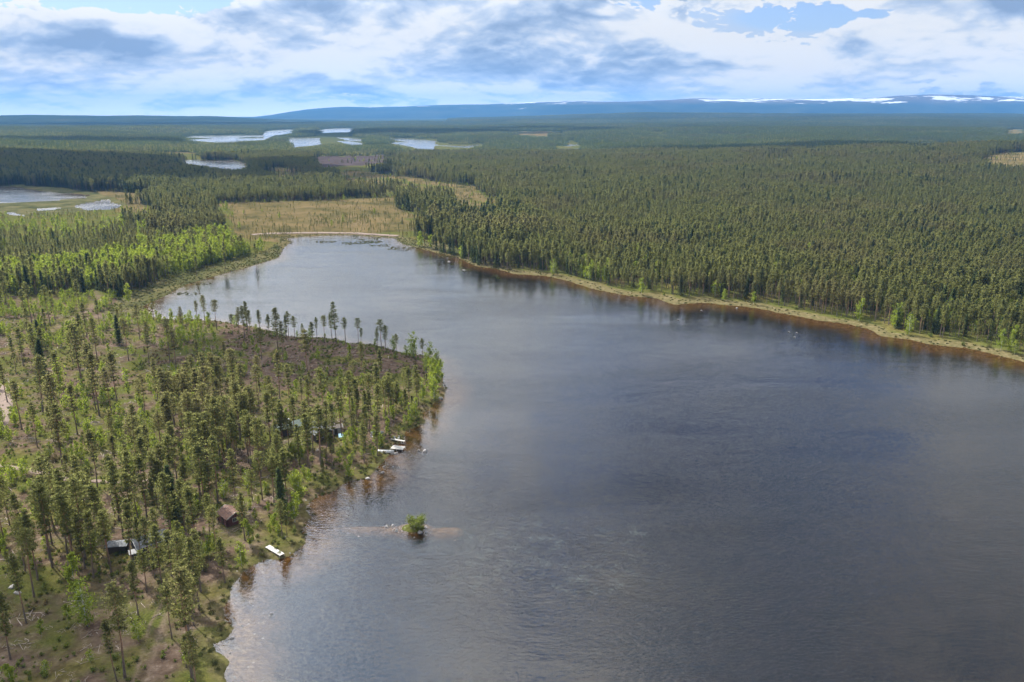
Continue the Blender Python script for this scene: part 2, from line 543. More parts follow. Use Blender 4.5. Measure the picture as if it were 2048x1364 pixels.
def ground_material():
    m, t = material('ground')
    g = t.add('ShaderNodeNewGeometry').outputs['Position']
    z = t.add('ShaderNodeSeparateXYZ', ins={0: g}).outputs[2]

    def attr(n):
        return t.add('ShaderNodeAttribute', attribute_name=n).outputs['Fac']
    n1 = t.noise(g, 0.05, 6.0, 0.6)
    n2 = t.noise(g, 0.55, 6.0, 0.65)
    n3 = t.noise(g, 2.3, 4.0, 0.6)
    moss = t.ramp(n2, [(0.28, (0.030, 0.026, 0.010)), (0.44, (0.062, 0.053, 0.018)), (0.60, (0.100, 0.085, 0.027)), (0.76, (0.152, 0.133, 0.060))])
    heath = t.ramp(n2, [(0.28, (0.030, 0.020, 0.015)), (0.44, (0.062, 0.042, 0.030)), (0.60, (0.099, 0.070, 0.051)), (0.76, (0.190, 0.151, 0.121))])
    green = t.ramp(n3, [(0.3, (0.036, 0.041, 0.010)), (0.7, (0.082, 0.086, 0.022))])
    c = t.mix(t.smooth(n1, 0.36, 0.56), moss, green)
    c = t.mix(t.math('MULTIPLY', attr('slash'), t.smooth(t.noise(g, 0.09, 5.0, 0.6), 0.38, 0.62), clamp=True), c, heath)
    bog = t.ramp(t.noise(g, 0.030, 9.0, 0.72), [(0.34, (0.034, 0.033, 0.012)), (0.45, (0.071, 0.058, 0.023)), (0.56, (0.102, 0.075, 0.034)), (0.66, (0.119, 0.088, 0.045)), (0.76, (0.058, 0.058, 0.023))])
    c = t.mix(attr('bog'), c, bog)
    c = t.mix(attr('purple'), c, t.ramp(n1, [(0.35, (0.036, 0.030, 0.026)), (0.65, (0.060, 0.044, 0.042))]))
    sedge = t.ramp(n2, [(0.3, (0.049, 0.046, 0.017)), (0.55, (0.095, 0.078, 0.037)), (0.75, (0.144, 0.121, 0.075))])
    c = t.mix(attr('shore'), c, sedge)
    c = t.mix(attr('marsh'), c, t.ramp(t.noise(g, 0.045, 8.0, 0.7), [(0.34, (0.026, 0.030, 0.012)), (0.48, (0.055, 0.055, 0.022)), (0.60, (0.090, 0.078, 0.036)), (0.72, (0.045, 0.052, 0.020))]))
    c = t.mix(t.math('MULTIPLY', attr('bare'), t.smooth(n3, 0.25, 0.6)), c, (0.130, 0.095, 0.070))
    c = t.mix(attr('far'), c, t.ramp(n1, [(0.35, (0.024, 0.034, 0.016)), (0.65, (0.044, 0.052, 0.022))]))
    # lake bed: stained stones in the shallows, mud painted near black where deep water would absorb light
    bed = t.ramp(t.noise(g, 0.9, 6.0, 0.65), [(0.32, (0.040, 0.023, 0.009)), (0.5, (0.090, 0.054, 0.021)), (0.66, (0.145, 0.098, 0.048))])
    dimmed_mud = t.mix(t.smooth(t.noise(g, 0.2, 4.0), 0.35, 0.65), (0.004, 0.003, 0.002), (0.008, 0.006, 0.005))
    bed = t.mix(t.smooth(z, -0.15, -1.3), bed, dimmed_mud)
    c = t.mix(t.smooth(z, 0.04, -0.04), c, bed)
    bh = t.math('ADD', t.math('MULTIPLY', n2, 0.5), t.math('MULTIPLY', n3, 0.2))
    b = t.add('ShaderNodeBump', ins={'Height': bh, 'Strength': 0.8, 'Distance': 0.8})
    p = t.add('ShaderNodeBsdfDiffuse', ins={'Color': c, 'Roughness': 0.4, 'Normal': b.outputs[0]})
    t.put(t.out.inputs[0], p.outputs[0])
    return m


def water_material():
    m, t = material('water')
    g = t.add('ShaderNodeNewGeometry').outputs['Position']
    mp = t.add('ShaderNodeMapping', ins={0: g, 'Rotation': (0, 0, R(24)), 'Scale': (0.55, 1.25, 1.0)})
    w1 = t.noise(mp.outputs[0], 1.15, 3.0, 0.55, 0.4)
    w2 = t.noise(mp.outputs[0], 0.22, 2.0, 0.5, 0.3)
    # wind lanes: long streaks where the ripple is stronger or weaker
    mw = t.add('ShaderNodeMapping', ins={0: g, 'Rotation': (0, 0, R(-14)), 'Scale': (0.012, 0.035, 1.0)})
    lane = t.smooth(t.noise(mw.outputs[0], 1.0, 4.0, 0.55, 0.6), 0.32, 0.68, 0.35, 1.0)
    h = t.math('ADD', t.math('MULTIPLY', w1, 0.14), t.math('MULTIPLY', w2, 0.11))
    h = t.math('MULTIPLY', h, lane)
    # the ponds beyond the head of the lake lie open to the wind
    yy = t.add('ShaderNodeSeparateXYZ', ins={0: g}).outputs[1]
    h = t.math('MULTIPLY', h, t.smooth(yy, 520.0, 720.0, 1.0, 1.15))
    b = t.add('ShaderNodeBump', ins={'Height': h, 'Strength': 1.0, 'Distance': 1.0})
    fr = t.add('ShaderNodeFresnel', ins={'IOR': 1.42, 'Normal': b.outputs[0]})
    gl = t.add('ShaderNodeBsdfGlossy', ins={'Color': (1, 1, 1, 1), 'Roughness': 0.10, 'Normal': b.outputs[0]})
    t.put(gl.inputs['Roughness'], t.math('ADD', t.smooth(lane, 0.35, 1.0, 0.03, 0.07), t.smooth(yy, 560.0, 760.0, 0.0, 0.07)))
    tr = t.add('ShaderNodeBsdfTransparent', ins={'Color': (0.82, 0.73, 0.57, 1)})
    mx = t.add('ShaderNodeMixShader', ins={0: fr.outputs[0], 1: tr.outputs[0], 2: gl.outputs[0]})
    t.put(t.out.inputs[0], mx.outputs[0])
    return m


M['ground'] = ground_material()
M['water'] = water_material()

# ------------------------------------------------------------------ the ground, one sheet out to the horizon
azs = np.concatenate([np.arange(-42, 42.01, 0.1), np.arange(45, 318, 3.0)])
azs = np.radians(azs)
rows_y = np.concatenate([np.arange(1900, 1364, -12), np.arange(1364, 700, -2.2), np.arange(700, 300, -2.0), np.arange(300, 240, -1.0)])
rr = ground_pt(np.full(len(rows_y), CX), rows_y)[:, 1]
rr = np.concatenate([np.linspace(3, rr[0] - 3, 6), rr, np.geomspace(rr[-1] * 1.04, 18500, 22)])
A_, R_ = np.meshgrid(azs, rr)
# keep the outer rows in a straight screen row inside the view: r / cos(az)
gx = R_ * np.sin(A_)
gy = R_ * np.cos(A_)
gz = ground_z(gx.ravel(), gy.ravel()).reshape(gx.shape)
nr, na = gx.shape
idx = np.arange(nr * na).reshape(nr, na)
nxt = np.roll(idx, -1, axis=1)
q = np.stack([idx[:-1], idx[1:], nxt[1:], nxt[:-1]], -1).reshape(-1, 4)[:, ::-1]
verts = np.stack([gx, gy, gz], -1).reshape(-1, 3)
verts = np.concatenate([verts, [[0, 0, verts[:na, 2].mean()]]])
fan = np.stack([nxt[0], np.full(na, nr * na), idx[0]], -1)[:, ::-1]
gme = new_mesh('ground', verts, [q, fan], [M['ground']], smooth=True)
vx, vy, vz = verts.T
ppx, ppy = to_px(vx, vy, np.maximum(vz, 0))
ppx3, ppy3 = to_px(vx, vy, np.maximum(vz, 0) + 9)
front = vy > 5
vd = sdf(vx, vy, LAKE)
rad = np.hypot(vx, vy)
jx, jy = (fnoise(vx, vy, 40, 51) - 0.5) * 30, (fnoise(vx, vy, 40, 52) - 0.5) * 8


def set_attr(name, val):
    a = gme.attributes.new(name, 'FLOAT', 'POINT')
    a.data.foreach_set('value', np.asarray(val, np.float32))


def in_bog(px, py, *more):
    res = np.zeros(np.shape(px), int)
    for k, P in enumerate(BOGS):
        m = inside(px, py, P)
        for i in range(0, len(more), 2):
            m = m | inside(more[i], more[i + 1], P)
        res = np.where(m, k + 1, res)
    return res


bg = in_bog(ppx + jx * 1.5, ppy + jy * 0.9, ppx3 + jx * 1.5, ppy3 + jy * 0.9) * front
set_attr('bog', (bg > 0) & (bg != PURPLE + 1) & (bg != 4))
set_attr('purple', bg == PURPLE + 1)
right_side = (vx > 0) | (vy > 420)
shore_w = np.where(right_side, 8.5, 2.5) * (0.5 + fnoise(vx, vy, 25, 61))
set_attr('shore', np.clip((shore_w - vd) / 2.0, 0, 1) * (vd > -2) * np.where(right_side, 1.0, 0.55))
set_attr('marsh', front & (inside(ppx, ppy, MARSH) | inside(ppx, ppy, REEDS) | inside(ppx + jx * 0.5, ppy + jy * 0.3, BOGS[3])))
LEFT = np.array([(-900, 590), (225, 590), (262, 622), (300, 634), (450, 634), (560, 662), (850, 704), (910, 735), (890, 800), (620, 1040), (430, 1364), (430, 2200), (-2500, 2200)], float)
OPEN = [(430, 640), (562, 668), (850, 710), (872, 735), (850, 775), (700, 752), (600, 762), (560, 800), (520, 760), (440, 700)]
set_attr('slash', front * (1.0 * inside(ppx, ppy, LEFT) + 2.5 * inside(ppx + jx * 0.8, ppy + jy * 0.5, OPEN)))
set_attr('far', np.clip((rad - 2200) / 1500, 0, 1) * (bg == 0))
# trodden and bare ground: wheel tracks, paths, a pale bare patch above the bay
BARE = [([(345, 1195), (318, 1270), (296, 1364), (285, 1450)], 0.8), ([(330, 1195), (300, 1250), (268, 1364)], 0.5), ([(95, 668), (150, 640), (205, 598), (185, 580)], 3.0),
        ([(150, 655), (210, 628)], 2.5), ([(560, 890), (590, 880), (610, 868)], 1.6), ([(445, 1058), (470, 1075), (500, 1090), (520, 1085)], 1.0), ([(500, 760), (545, 700), (555, 690)], 1.2), ([(745, 875), (760, 895), (790, 900)], 1.0)]
bare = np.zeros(len(vx))
for pl, w in BARE:
    P = ground_pt(*np.array(pl, float).T, 1.0)
    dd = seg_dist(vx, vy, P, closed=False) + (fnoise(vx, vy, 3.0, 71) - 0.5) * w
    bare = np.maximum(bare, np.clip((w - dd) / (0.9 * w), 0, 1) * np.clip(fnoise(vx, vy, 4.0, 73) * 1.6, 0, 0.85))
set_attr('bare', bare)
link('ground', gme, kind='structure', label='forest floor and shores reaching out to the horizon', category='ground')

# ------------------------------------------------------------------ the water: one level sheet; lakes are where the ground dips under it
wa = np.radians(np.arange(0, 360, 5.0))
wv = np.concatenate([[[0, 0, 0]], np.stack([9500 * np.sin(wa), 9500 * np.cos(wa), 0 * wa], -1)])
n = len(wa)
wf = np.stack([np.zeros(n, int), 1 + (np.arange(n) + 1) % n, 1 + np.arange(n)], -1)
link('lake_water', new_mesh('lake_water', wv, wf, [M['water']]), kind='structure', label='rippled lake water mirroring the cloudy sky', category='lake')

# ------------------------------------------------------------------ far hills and snow-flecked mountains
def hill_material(name, snow):
    m, t = material(name)
    g = t.add('ShaderNodeNewGeometry').outputs['Position']
    n1 = t.noise(g, 0.0018, 6.0, 0.6)
    c = t.ramp(n1, [(0.35, (0.010, 0.016, 0.008)), (0.6, (0.022, 0.028, 0.012)), (0.75, (0.045, 0.042, 0.024))])
    if snow:
        a = t.add('ShaderNodeAttribute', attribute_name='top').outputs['Fac']
        fell = t.mix(t.smooth(n1, 0.3, 0.7), (0.050, 0.040, 0.030), (0.085, 0.065, 0.048))
        c = t.mix(t.smooth(a, 0.45, 0.75), c, fell)
        ms = t.add('ShaderNodeMapping', ins={0: g, 'Scale': (0.6, 1.0, 3.6)})
        s1 = t.noise(ms.outputs[0], 0.0040, 8.0, 0.62, 0.3)
        big = t.noise(g, 0.00065, 2.0)
        f = t.math('ADD', t.math('MULTIPLY', s1, 1.0), t.math('MULTIPLY', t.math('SUBTRACT', big, 0.5), 0.9))
        f = t.math('ADD', f, t.math('ADD', t.smooth(a, 0.40, 0.72, -0.30, 0.0), t.smooth(a, 0.84, 0.97, 0.0, -0.12)))
        f = t.math('ADD', f, t.add('ShaderNodeAttribute', attribute_name='snow').outputs['Fac'])
        c = t.mix(t.smooth(f, 0.555, 0.575), c, (0.42, 0.43, 0.45))
    p = t.add('ShaderNodeBsdfDiffuse', ins={'Color': c})
    t.put(t.out.inputs[0], p.outputs[0])
    return m


def range_mesh(name, prof, r0, depth, mat, rough, seed, snow=None):
    """prof: (px, py) skyline points of the photograph, at distance r0 measured straight ahead"""
    prof = np.array(prof, float)
    px = np.arange(prof[0, 0], prof[-1, 0] + 1, 6.0)
    py = np.interp(px, prof[:, 0], prof[:, 1])
    # smooth the corners of the traced line
    k = np.hanning(15)
    k /= k.sum()
    py = np.convolve(np.pad(py, 7, mode='edge'), k, mode='valid')
    b = (CY - py) / FPX
    ztop = H + r0 * (-sP + b * cP) / (cP + b * sP)
    xr = (px - CX) / FPX / (cP + b * sP) * r0
    u = np.linspace(-1, 1, 41)
    U, X = np.meshgrid(u, xr, indexing='ij')
    Z = np.broadcast_to(ztop, U.shape)
    shape = np.where(U < 0, np.cos(U * np.pi / 2) ** 1.25, np.cos(U * np.pi / 2) ** 0.8)
    Y = r0 + U * depth + (fnoise(X, U * depth, depth * 0.7, seed) - 0.5) * depth * 0.5
    spur = (fnoise(X, U * depth, rough * 12, seed + 4, 4) - 0.5)
    zz = np.maximum(Z, 0) * shape * (1 + spur * 0.55 * (1 - shape)) + spur * rough * 0.55 * np.sin(np.pi * (U + 1) / 2) * (np.abs(U) > 0.04)
    zz = np.where(U == u[0], -4, np.where(U == u[-1], -4, np.maximum(zz, -2)))
    Xs = X * Y / r0
    nr, na = U.shape
    idx = np.arange(nr * na).reshape(nr, na)
    q = np.stack([idx[:-1, :-1], idx[:-1, 1:], idx[1:, 1:], idx[1:, :-1]], -1).reshape(-1, 4)
    me = new_mesh(name, np.stack([Xs, Y, zz], -1).reshape(-1, 3), q, [mat], smooth=True)
    a = me.attributes.new('top', 'FLOAT', 'POINT')
    a.data.foreach_set('value', (zz / np.maximum(zz.max(), 1)).ravel().astype(np.float32))
    a = me.attributes.new('snow', 'FLOAT', 'POINT')
    sv = np.zeros(len(px)) if snow is None else np.interp(px, *np.array(snow, float).T)
    a.data.foreach_set('value', np.broadcast_to(sv, U.shape).ravel().astype(np.float32))
    return me


M['fells'] = hill_material('fells', True)
M['hills'] = hill_material('hills', False)
link('snowy_mountains', range_mesh('snowy_mountains', [(380, 246), (460, 238), (520, 234), (580, 223), (640, 216), (700, 213), (760, 215), (820, 213), (880, 210), (960, 209), (1030, 206), (1090, 203), (1150, 202),
     (1200, 204), (1260, 203), (1330, 200), (1400, 196), (1450, 198), (1520, 197), (1600, 198), (1680, 197), (1740, 196), (1800, 191), (1860, 188), (1930, 190), (1990, 193), (2048, 194), (2300, 202), (2500, 215)],
     16000.0, 3000.0, M['fells'], 40.0, 81, snow=[(380, -0.1), (560, -0.05), (650, 0.09), (1100, 0.10), (1250, 0.02), (1380, -0.04), (1450, 0.035), (1560, 0.03), (1700, 0.04), (1760, 0.0), (1880, 0.03), (2000, 0.03), (2500, 0.0)]),
     kind='structure', label='long blue fell range with snow patches along its flat tops', category='mountains')
link('wooded_hills', range_mesh('wooded_hills', [(-500, 232), (-200, 233), (0, 231), (40, 230), (80, 229.5), (120, 231), (165, 230.5), (215, 231.5), (270, 230.5), (330, 231.5), (375, 233), (410, 231.5), (460, 234.5), (520, 238), (600, 241), (700, 244), (800, 247)],
     8300.0, 2300.0, M['hills'], 20.0, 83), kind='structure', label='low blue wooded hills along the left horizon', category='hills')

# ------------------------------------------------------------------ air: haze that fades the far land to blue
hm, ht = material('haze_air')
vol = ht.add('ShaderNodeVolumePrincipled', ins={'Color': (0.085, 0.235, 0.50, 1), 'Density': 6.2e-5, 'Anisotropy': 0.1})
ht.put(ht.out.inputs['Volume'], vol.outputs[0])
hx, y0, y1, z0, z1 = 21500.0, -21500.0, 21500.0, -6.0, 520.0
hv = [(-hx, y0, z0), (hx, y0, z0), (hx, y1, z0), (-hx, y1, z0), (-hx, y0, z1), (hx, y0, z1), (hx, y1, z1), (-hx, y1, z1)]
hf = np.array([(3, 2, 1, 0), (4, 5, 6, 7), (0, 1, 5, 4), (1, 2, 6, 5), (2, 3, 7, 6), (3, 0, 4, 7)])
link('haze', new_mesh('haze', hv, hf, [hm]), kind='stuff', label='thin blue haze over the distant land', category='haze')


# ------------------------------------------------------------------ trees: shapes
def tube(pts, rads, n):
    """a tapered tube through pts"""
    pts = np.asarray(pts, float)
    a = np.linspace(0, 2 * np.pi, n, endpoint=False)
    t = np.gradient(pts, axis=0)
    t /= np.linalg.norm(t, axis=1)[:, None] + 1e-9
    ref = np.where(np.abs(t[:, 2:3]) > 0.9, np.array([[1.0, 0, 0]]), np.array([[0, 0, 1.0]]))
    s = np.cross(ref, t)
    s /= np.linalg.norm(s, axis=1)[:, None] + 1e-9
    b = np.cross(t, s)
    v = pts[:, None] + (np.cos(a)[None, :, None] * s[:, None] + np.sin(a)[None, :, None] * b[:, None]) * np.asarray(rads)[:, None, None]
    m = len(pts)
    i = np.arange(m * n).reshape(m, n)
    j = np.roll(i, -1, axis=1)
    f = np.stack([i[:-1], j[:-1], j[1:], i[1:]], -1).reshape(-1, 4)
    return v.reshape(-1, 3), f


class Parts:
    def __init__(self):
        self.v, self.f, self.n = [], [], 0

    def add(self, v, f):
        self.v.append(np.asarray(v, float))
        self.f.append(np.asarray(f) + self.n)
        self.n += len(v)

    def tris(self, centres, size, g, flat=1.0, along=None, stretch=1.0):
        """a tuft: one small triangle per centre, turned at random"""
        c = np.asarray(centres, float)
        k = len(c)
        size = np.broadcast_to(size, (k,))
        u = g.normal(size=(k, 3))
        if along is not None:
            u = u * 0.55 + along * stretch
        u /= np.linalg.norm(u, axis=1)[:, None]
        w = g.normal(size=(k, 3))
        w[:, 2] *= flat
        w -= (w * u).sum(1)[:, None] * u
        w /= np.linalg.norm(w, axis=1)[:, None] + 1e-9
        s = size[:, None]
        v = np.stack([c + u * s * 0.75, c - u * s * 0.45 + w * s * 0.5, c - u * s * 0.45 - w * s * 0.5], 1).reshape(-1, 3)
        self.add(v, np.arange(3 * k).reshape(k, 3))

    def mesh(self, name, mats, other=None):
        v = np.concatenate(self.v)
        f = list(self.f)
        fm = np.zeros(sum(len(x) for x in f), int)
        if other is not None:
            off = len(v)
            v = np.concatenate([v] + other.v)
            f2 = [x + off for x in other.f]
            fm = np.concatenate([fm, np.ones(sum(len(x) for x in f2), int)])
            f = f + f2
        return new_mesh(name, v, f, mats, fm)


def conifer(seed, h, cs, W, kind, whorl=0.62, nb=4, tufts=(0.4, 0.68, 0.9, 1.02), k=4, ts=0.36, limbs=True, lean=0.02):
    """pine: bare stem below a tiered, rounded crown; spruce: skirts almost to the ground"""
    g = np.random.default_rng(seed)
    st, cr = Parts(), Parts()
    zs = np.linspace(0, 1, 9)
    bend = np.cumsum(g.normal(0, lean, (9, 2)), axis=0) * h * 0.16
    bend -= bend[0]
    stem = np.stack([bend[:, 0], bend[:, 1], zs * h], -1)
    r0 = 0.0105 * h + 0.01
    st.add(*tube(stem, r0 * (1.0 - 0.93 * zs) + 0.012 + 0.05 * np.exp(-zs * 30), 6))

    def axis(z):
        return np.array([np.interp(z, zs * h, stem[:, 0]), np.interp(z, zs * h, stem[:, 1]), z])
    z = cs * h
    # dead snags below the living crown
    if kind == 'pine' and limbs:
        for _ in range(int(3 + 3 * g.random())):
            zz = h * g.uniform(0.2, cs + 0.02)
            a = g.uniform(0, 6.28)
            L = g.uniform(0.4, 1.1)
            p = axis(zz)
            st.add(*tube([p, p + np.array([math.cos(a) * L, math.sin(a) * L, g.uniform(-0.15, 0.25) * L])], [0.035, 0.012], 3))
    gap = g.uniform(0, 6.28)
    while z < h - 0.12:
        t = (z - cs * h) / (h * (1 - cs))
        if kind == 'pine':
            prof = min(1.0, (1 - t) * 1.7 + 0.10) ** 0.8 * (0.55 + 0.45 * min(1.0, t * 3.2))
            rise = g.uniform(0.02, 0.34) + 0.35 * t
        else:
            prof = (1 - t) ** 0.9 + 0.05
            rise = -0.30 + 0.55 * t
        a0 = g.uniform(0, 6.28)
        m = max(2, nb - (1 if g.random() < 0.3 else 0) if t < 0.85 else 3)
        for b in range(m):
            if kind == 'pine' and g.random() < 0.10:
                continue
            a = a0 + b * 6.283 / m + g.normal(0, 0.25)
            L = W * prof * g.uniform(0.55, 1.28) * (1 - 0.25 * (math.cos(a - gap) > 0.6) * (t < 0.6))
            p = axis(z)
            d = np.array([math.cos(a), math.sin(a), rise])
            tip = p + d * L + np.array([0, 0, (0.10 if kind == 'pine' else 0.05) * L])
            if limbs and L > 0.5:
                st.add(*tube([p, (p + tip) / 2 + np.array([0, 0, -0.04 * L]), tip], [0.012 + 0.014 * L, 0.01 + 0.008 * L, 0.006], 3))
            for s in tufts:
                c = p + (tip - p) * s
                rad = (0.20 + 0.15 * L * s) * (1.0 if kind == 'pine' else 0.75)
                kk = max(1, int(k * (0.6 + 0.5 * s)))
                off = g.normal(0, 1, (kk, 3)) * rad * np.array([1, 1, 0.36])
                cr.tris(c + off, ts * g.uniform(0.75, 1.3, kk), g, 0.5, along=np.broadcast_to(d, (kk, 3)), stretch=0.7 if kind == 'pine' else 1.2)
        z += whorl * g.uniform(0.75, 1.25) * (1.0 - 0.35 * t)
    top = axis(h)
    cr.tris(top + g.normal(0, 0.12, (5, 3)), ts * 0.9, g, 0.5, along=np.broadcast_to([0, 0, 1.0], (5, 3)))
    return st, cr


def broadleaf(seed, h, cs, W, n, ts=0.26, stems=2, slim=1.0):
    """birch: thin pale stems, airy upright crown of small leaf sprays"""
    g = np.random.default_rng(seed)
    st, cr = Parts(), Parts()
    per = n // stems
    for s in range(stems):
        hh = h * (1.0 if s == 0 else g.uniform(0.6, 0.92))
        a = g.uniform(0, 6.28)
        lean = (0.02 if s == 0 else g.uniform(0.06, 0.16)) * hh
        zs = np.linspace(0, 1, 6)
        stem = np.stack([math.cos(a) * lean * zs ** 1.4, math.sin(a) * lean * zs ** 1.4, zs * hh], -1)
        st.add(*tube(stem, (0.007 * hh + 0.012) * (1 - 0.9 * zs) + 0.006, 5))
        nbr = max(7, int(hh * 2.6))
        for b in range(nbr):
            t = (b + g.random()) / nbr
            z0 = hh * (cs + (0.96 - cs) * t)
            aa = g.uniform(0, 6.28)
            prof = math.sin(math.pi * min(1, 0.16 + 0.80 * t)) ** 0.75
            L = W * slim * prof * g.uniform(0.55, 1.2)
            p = np.array([np.interp(z0, zs * hh, stem[:, 0]), np.interp(z0, zs * hh, stem[:, 1]), z0])
            tip = p + np.array([math.cos(aa) * L, math.sin(aa) * L, L * g.uniform(0.25, 0.9)])
            st.add(*tube([p, tip], [0.010 + 0.006 * L, 0.004], 3))
            kk = max(3, per // nbr)
            u = g.uniform(0.25, 1.1, (kk, 1))
            c = p + (tip - p) * u + g.normal(0, 1, (kk, 3)) * (0.10 + 0.20 * L) * np.array([1, 1, 0.9])
            cr.tris(c, ts * g.uniform(0.6, 1.3, kk), g, 1.0)
    return st, cr


def shrub(seed, h, W, n, ts):
    g = np.random.default_rng(seed)
    st, cr = Parts(), Parts()
    ns = 5
    for s in range(ns):
        a = g.uniform(0, 6.28)
        d = np.array([math.cos(a) * W * g.uniform(0.3, 0.9), math.sin(a) * W * g.uniform(0.3, 0.9), h * g.uniform(0.6, 1.0)])
        st.add(*tube([np.zeros(3), d * 0.5 + np.array([0, 0, 0.1 * h]), d], [0.03, 0.02, 0.006], 3))
        kk = n // ns
        u = g.uniform(0.3, 1.05, (kk, 1)) ** 0.8
        cr.tris(d * u + g.normal(0, 1, (kk, 3)) * np.array([W, W, h]) * 0.20 + np.array([0, 0, 0.04 * h]), ts * g.uniform(0.6, 1.3, kk), g, 1.0)
    for x in cr.v:
        x[:, 2] = np.maximum(x[:, 2], 0.02)
    return st, cr


# one set of shapes in close detail for single trees, one lighter set for the forest behind
DETAIL = {}


def detail(kind, built, mats):
    DETAIL.setdefault(kind, []).append((built[0].mesh(kind + '_trunk', [mats[0]]), built[1].mesh(kind + '_crown', [mats[1]])))


PM, SM, BM = (M['pine_bark'], M['pine_needles']), (M['spruce_bark'], M['spruce_needles']), (M['birch_bark'], M['birch_leaves'])
NOM = {'pine': 16.0, 'spruce': 14.0, 'birch': 6.6, 'willow': 2.9, 'deadpine': 12.0}
for i, (cs, Wd) in enumerate([(0.50, 1.35), (0.42, 1.50), (0.58, 1.45), (0.48, 1.15), (0.38, 1.40), (0.62, 1.80), (0.34, 1.5), (0.54, 1.65), (0.45, 1.25)]):
    detail('pine', conifer(100 + i, 16.0, cs, Wd, 'pine', 0.92, 5, k=9, ts=0.27), PM)
for i, Wd in enumerate([2.1, 1.8, 2.4]):
    detail('spruce', conifer(200 + i, 14.0, 0.07, Wd, 'spruce', 0.5, 6, (0.3, 0.55, 0.8, 1.0), 4, 0.42, False), SM)
for i, (cs, Wd, ns) in enumerate([(0.10, 1.15, 2), (0.06, 1.35, 3), (0.16, 1.0, 1), (0.08, 1.6, 4), (0.22, 1.15, 2)]):
    detail('birch', broadleaf(300 + i, 6.0, cs, Wd, 900, 0.24, ns), BM)
for i, (Wd, n) in enumerate([(1.5, 700), (1.2, 600), (1.9, 800)]):
    detail('willow', shrub(350 + i, 2.0, Wd, n, 0.20), (M['birch_bark'], M['shrub_leaves']))

PROTO = bpy.data.collections.new('tree_shapes')      # never linked: only a source for the wood masses
PROTO_IDX = {}


def proto(kind, me):
    name = 'shape_%03d' % sum(len(v) for v in PROTO_IDX.values())
    o = bpy.data.objects.new(name, me)
    PROTO.objects.link(o)
    PROTO_IDX.setdefault(kind, []).append(sum(len(v) for v in PROTO_IDX.values()))


for i, (cs, Wd) in enumerate([(0.46, 1.15), (0.40, 1.32), (0.55, 1.28), (0.34, 1.05), (0.43, 1.45), (0.60, 1.6), (0.38, 1.15)]):
    s, c = conifer(400 + i, 16.0, cs, Wd, 'pine', 0.80, 4, (0.5, 0.85, 1.02), 5, 0.45, False)
    proto('pine', s.mesh('forest_pine', PM, c))
for i, Wd in enumerate([1.9, 1.6, 2.2]):
    s, c = conifer(450 + i, 14.0, 0.06, Wd, 'spruce', 0.72, 5, (0.4, 0.75, 1.0), 3, 0.62, False)
    proto('spruce', s.mesh('forest_spruce', SM, c))
for i, (cs, Wd, ns) in enumerate([(0.12, 1.2, 2), (0.08, 1.45, 3), (0.16, 1.05, 1)]):
    s, c = broadleaf(500 + i, 6.0, cs, Wd, 420, 0.34, ns)
    proto('birch', s.mesh('forest_birch', BM, c))
for i in range(3):
    s, c = shrub(550 + i, 0.75, 0.7, 150, 0.17)
    proto('heath', s.mesh('heath_clump', (M['slash_wood'], M['shrub_leaves']), c))
for i in range(3):
    g = np.random.default_rng(570 + i)
    p = Parts()
    k = 60
    c = np.concatenate([g.normal(0, 0.35, (k, 2)), g.uniform(0.02, 0.40, (k, 1))], 1)
    p.tris(c, 0.30, g, 0.3, along=np.broadcast_to([0, 0, 1.0], (k, 3)), stretch=1.5)
    proto('tuft', p.mesh('sedge_tuft', [M['sedge']]))
for i in range(4):
    g = np.random.default_rng(590 + i)
    p = Parts()
    for _ in range(7 if i < 3 else 3):
        a = g.uniform(0, 6.28)
        L = g.uniform(0.5, 1.9) if i < 3 else g.uniform(1.5, 3.2)
        c = np.array([*g.normal(0, 0.6, 2), g.uniform(0.03, 0.18)])
        d = np.array([math.cos(a), math.sin(a), g.normal(0, 0.06)]) * L / 2
        p.add(*tube([c - d, c + d], [0.055 if i < 3 else 0.10, 0.03], 4))
    proto('slash', p.mesh('slash_heap', [M['slash_wood']]))


def rock_mesh(name, seed, mat, sub=2):
    import bmesh
    bm = bmesh.new()
    bmesh.ops.create_icosphere(bm, subdivisions=sub, radius=1.0)
    g = np.random.default_rng(seed)
    ds = g.normal(size=(9, 3))
    ds /= np.linalg.norm(ds, axis=1)[:, None]
    cut = g.uniform(0.55, 0.95, 9)
    for v in bm.verts:
        p = np.array(v.co)
        for d, c in zip(ds, cut):
            e = p @ d - c
            if e > 0:
                p = p - d * e * 0.85
        p[2] = p[2] * 0.75
        v.co = p * (1 + 0.05 * math.sin(7 * p[0] + seed) * math.cos(6 * p[1]))
    me = bpy.data.meshes.new(name)
    bm.to_mesh(me)
    bm.free()
    me.materials.append(mat)
    return me


for i in range(4):
    proto('stone', rock_mesh('shore_stone', 600 + i, M['rock'] if i % 2 else M['pale_rock'], 1))
for i in range(3):
    # floating leaves: a loose raft of thin notched pads
    g = np.random.default_rng(620 + i)
    p = Parts()
    for _ in range(9):
        c = np.array([*g.normal(0, 0.55, 2), g.uniform(0.006, 0.02)])
        r = g.uniform(0.05, 0.10)
        a = np.linspace(0.35, 6.1, 8) + g.uniform(0, 6.28)
        rim = np.stack([c[0] + r * np.cos(a), c[1] + r * np.sin(a), np.full(8, c[2]) + g.normal(0, 0.012, 8)], -1)
        p.add(np.concatenate([[c], rim]), np.stack([np.zeros(7, int), np.arange(1, 8), np.arange(2, 9)], -1))
    proto('lily', p.mesh('lily_raft', [M['lily']]))
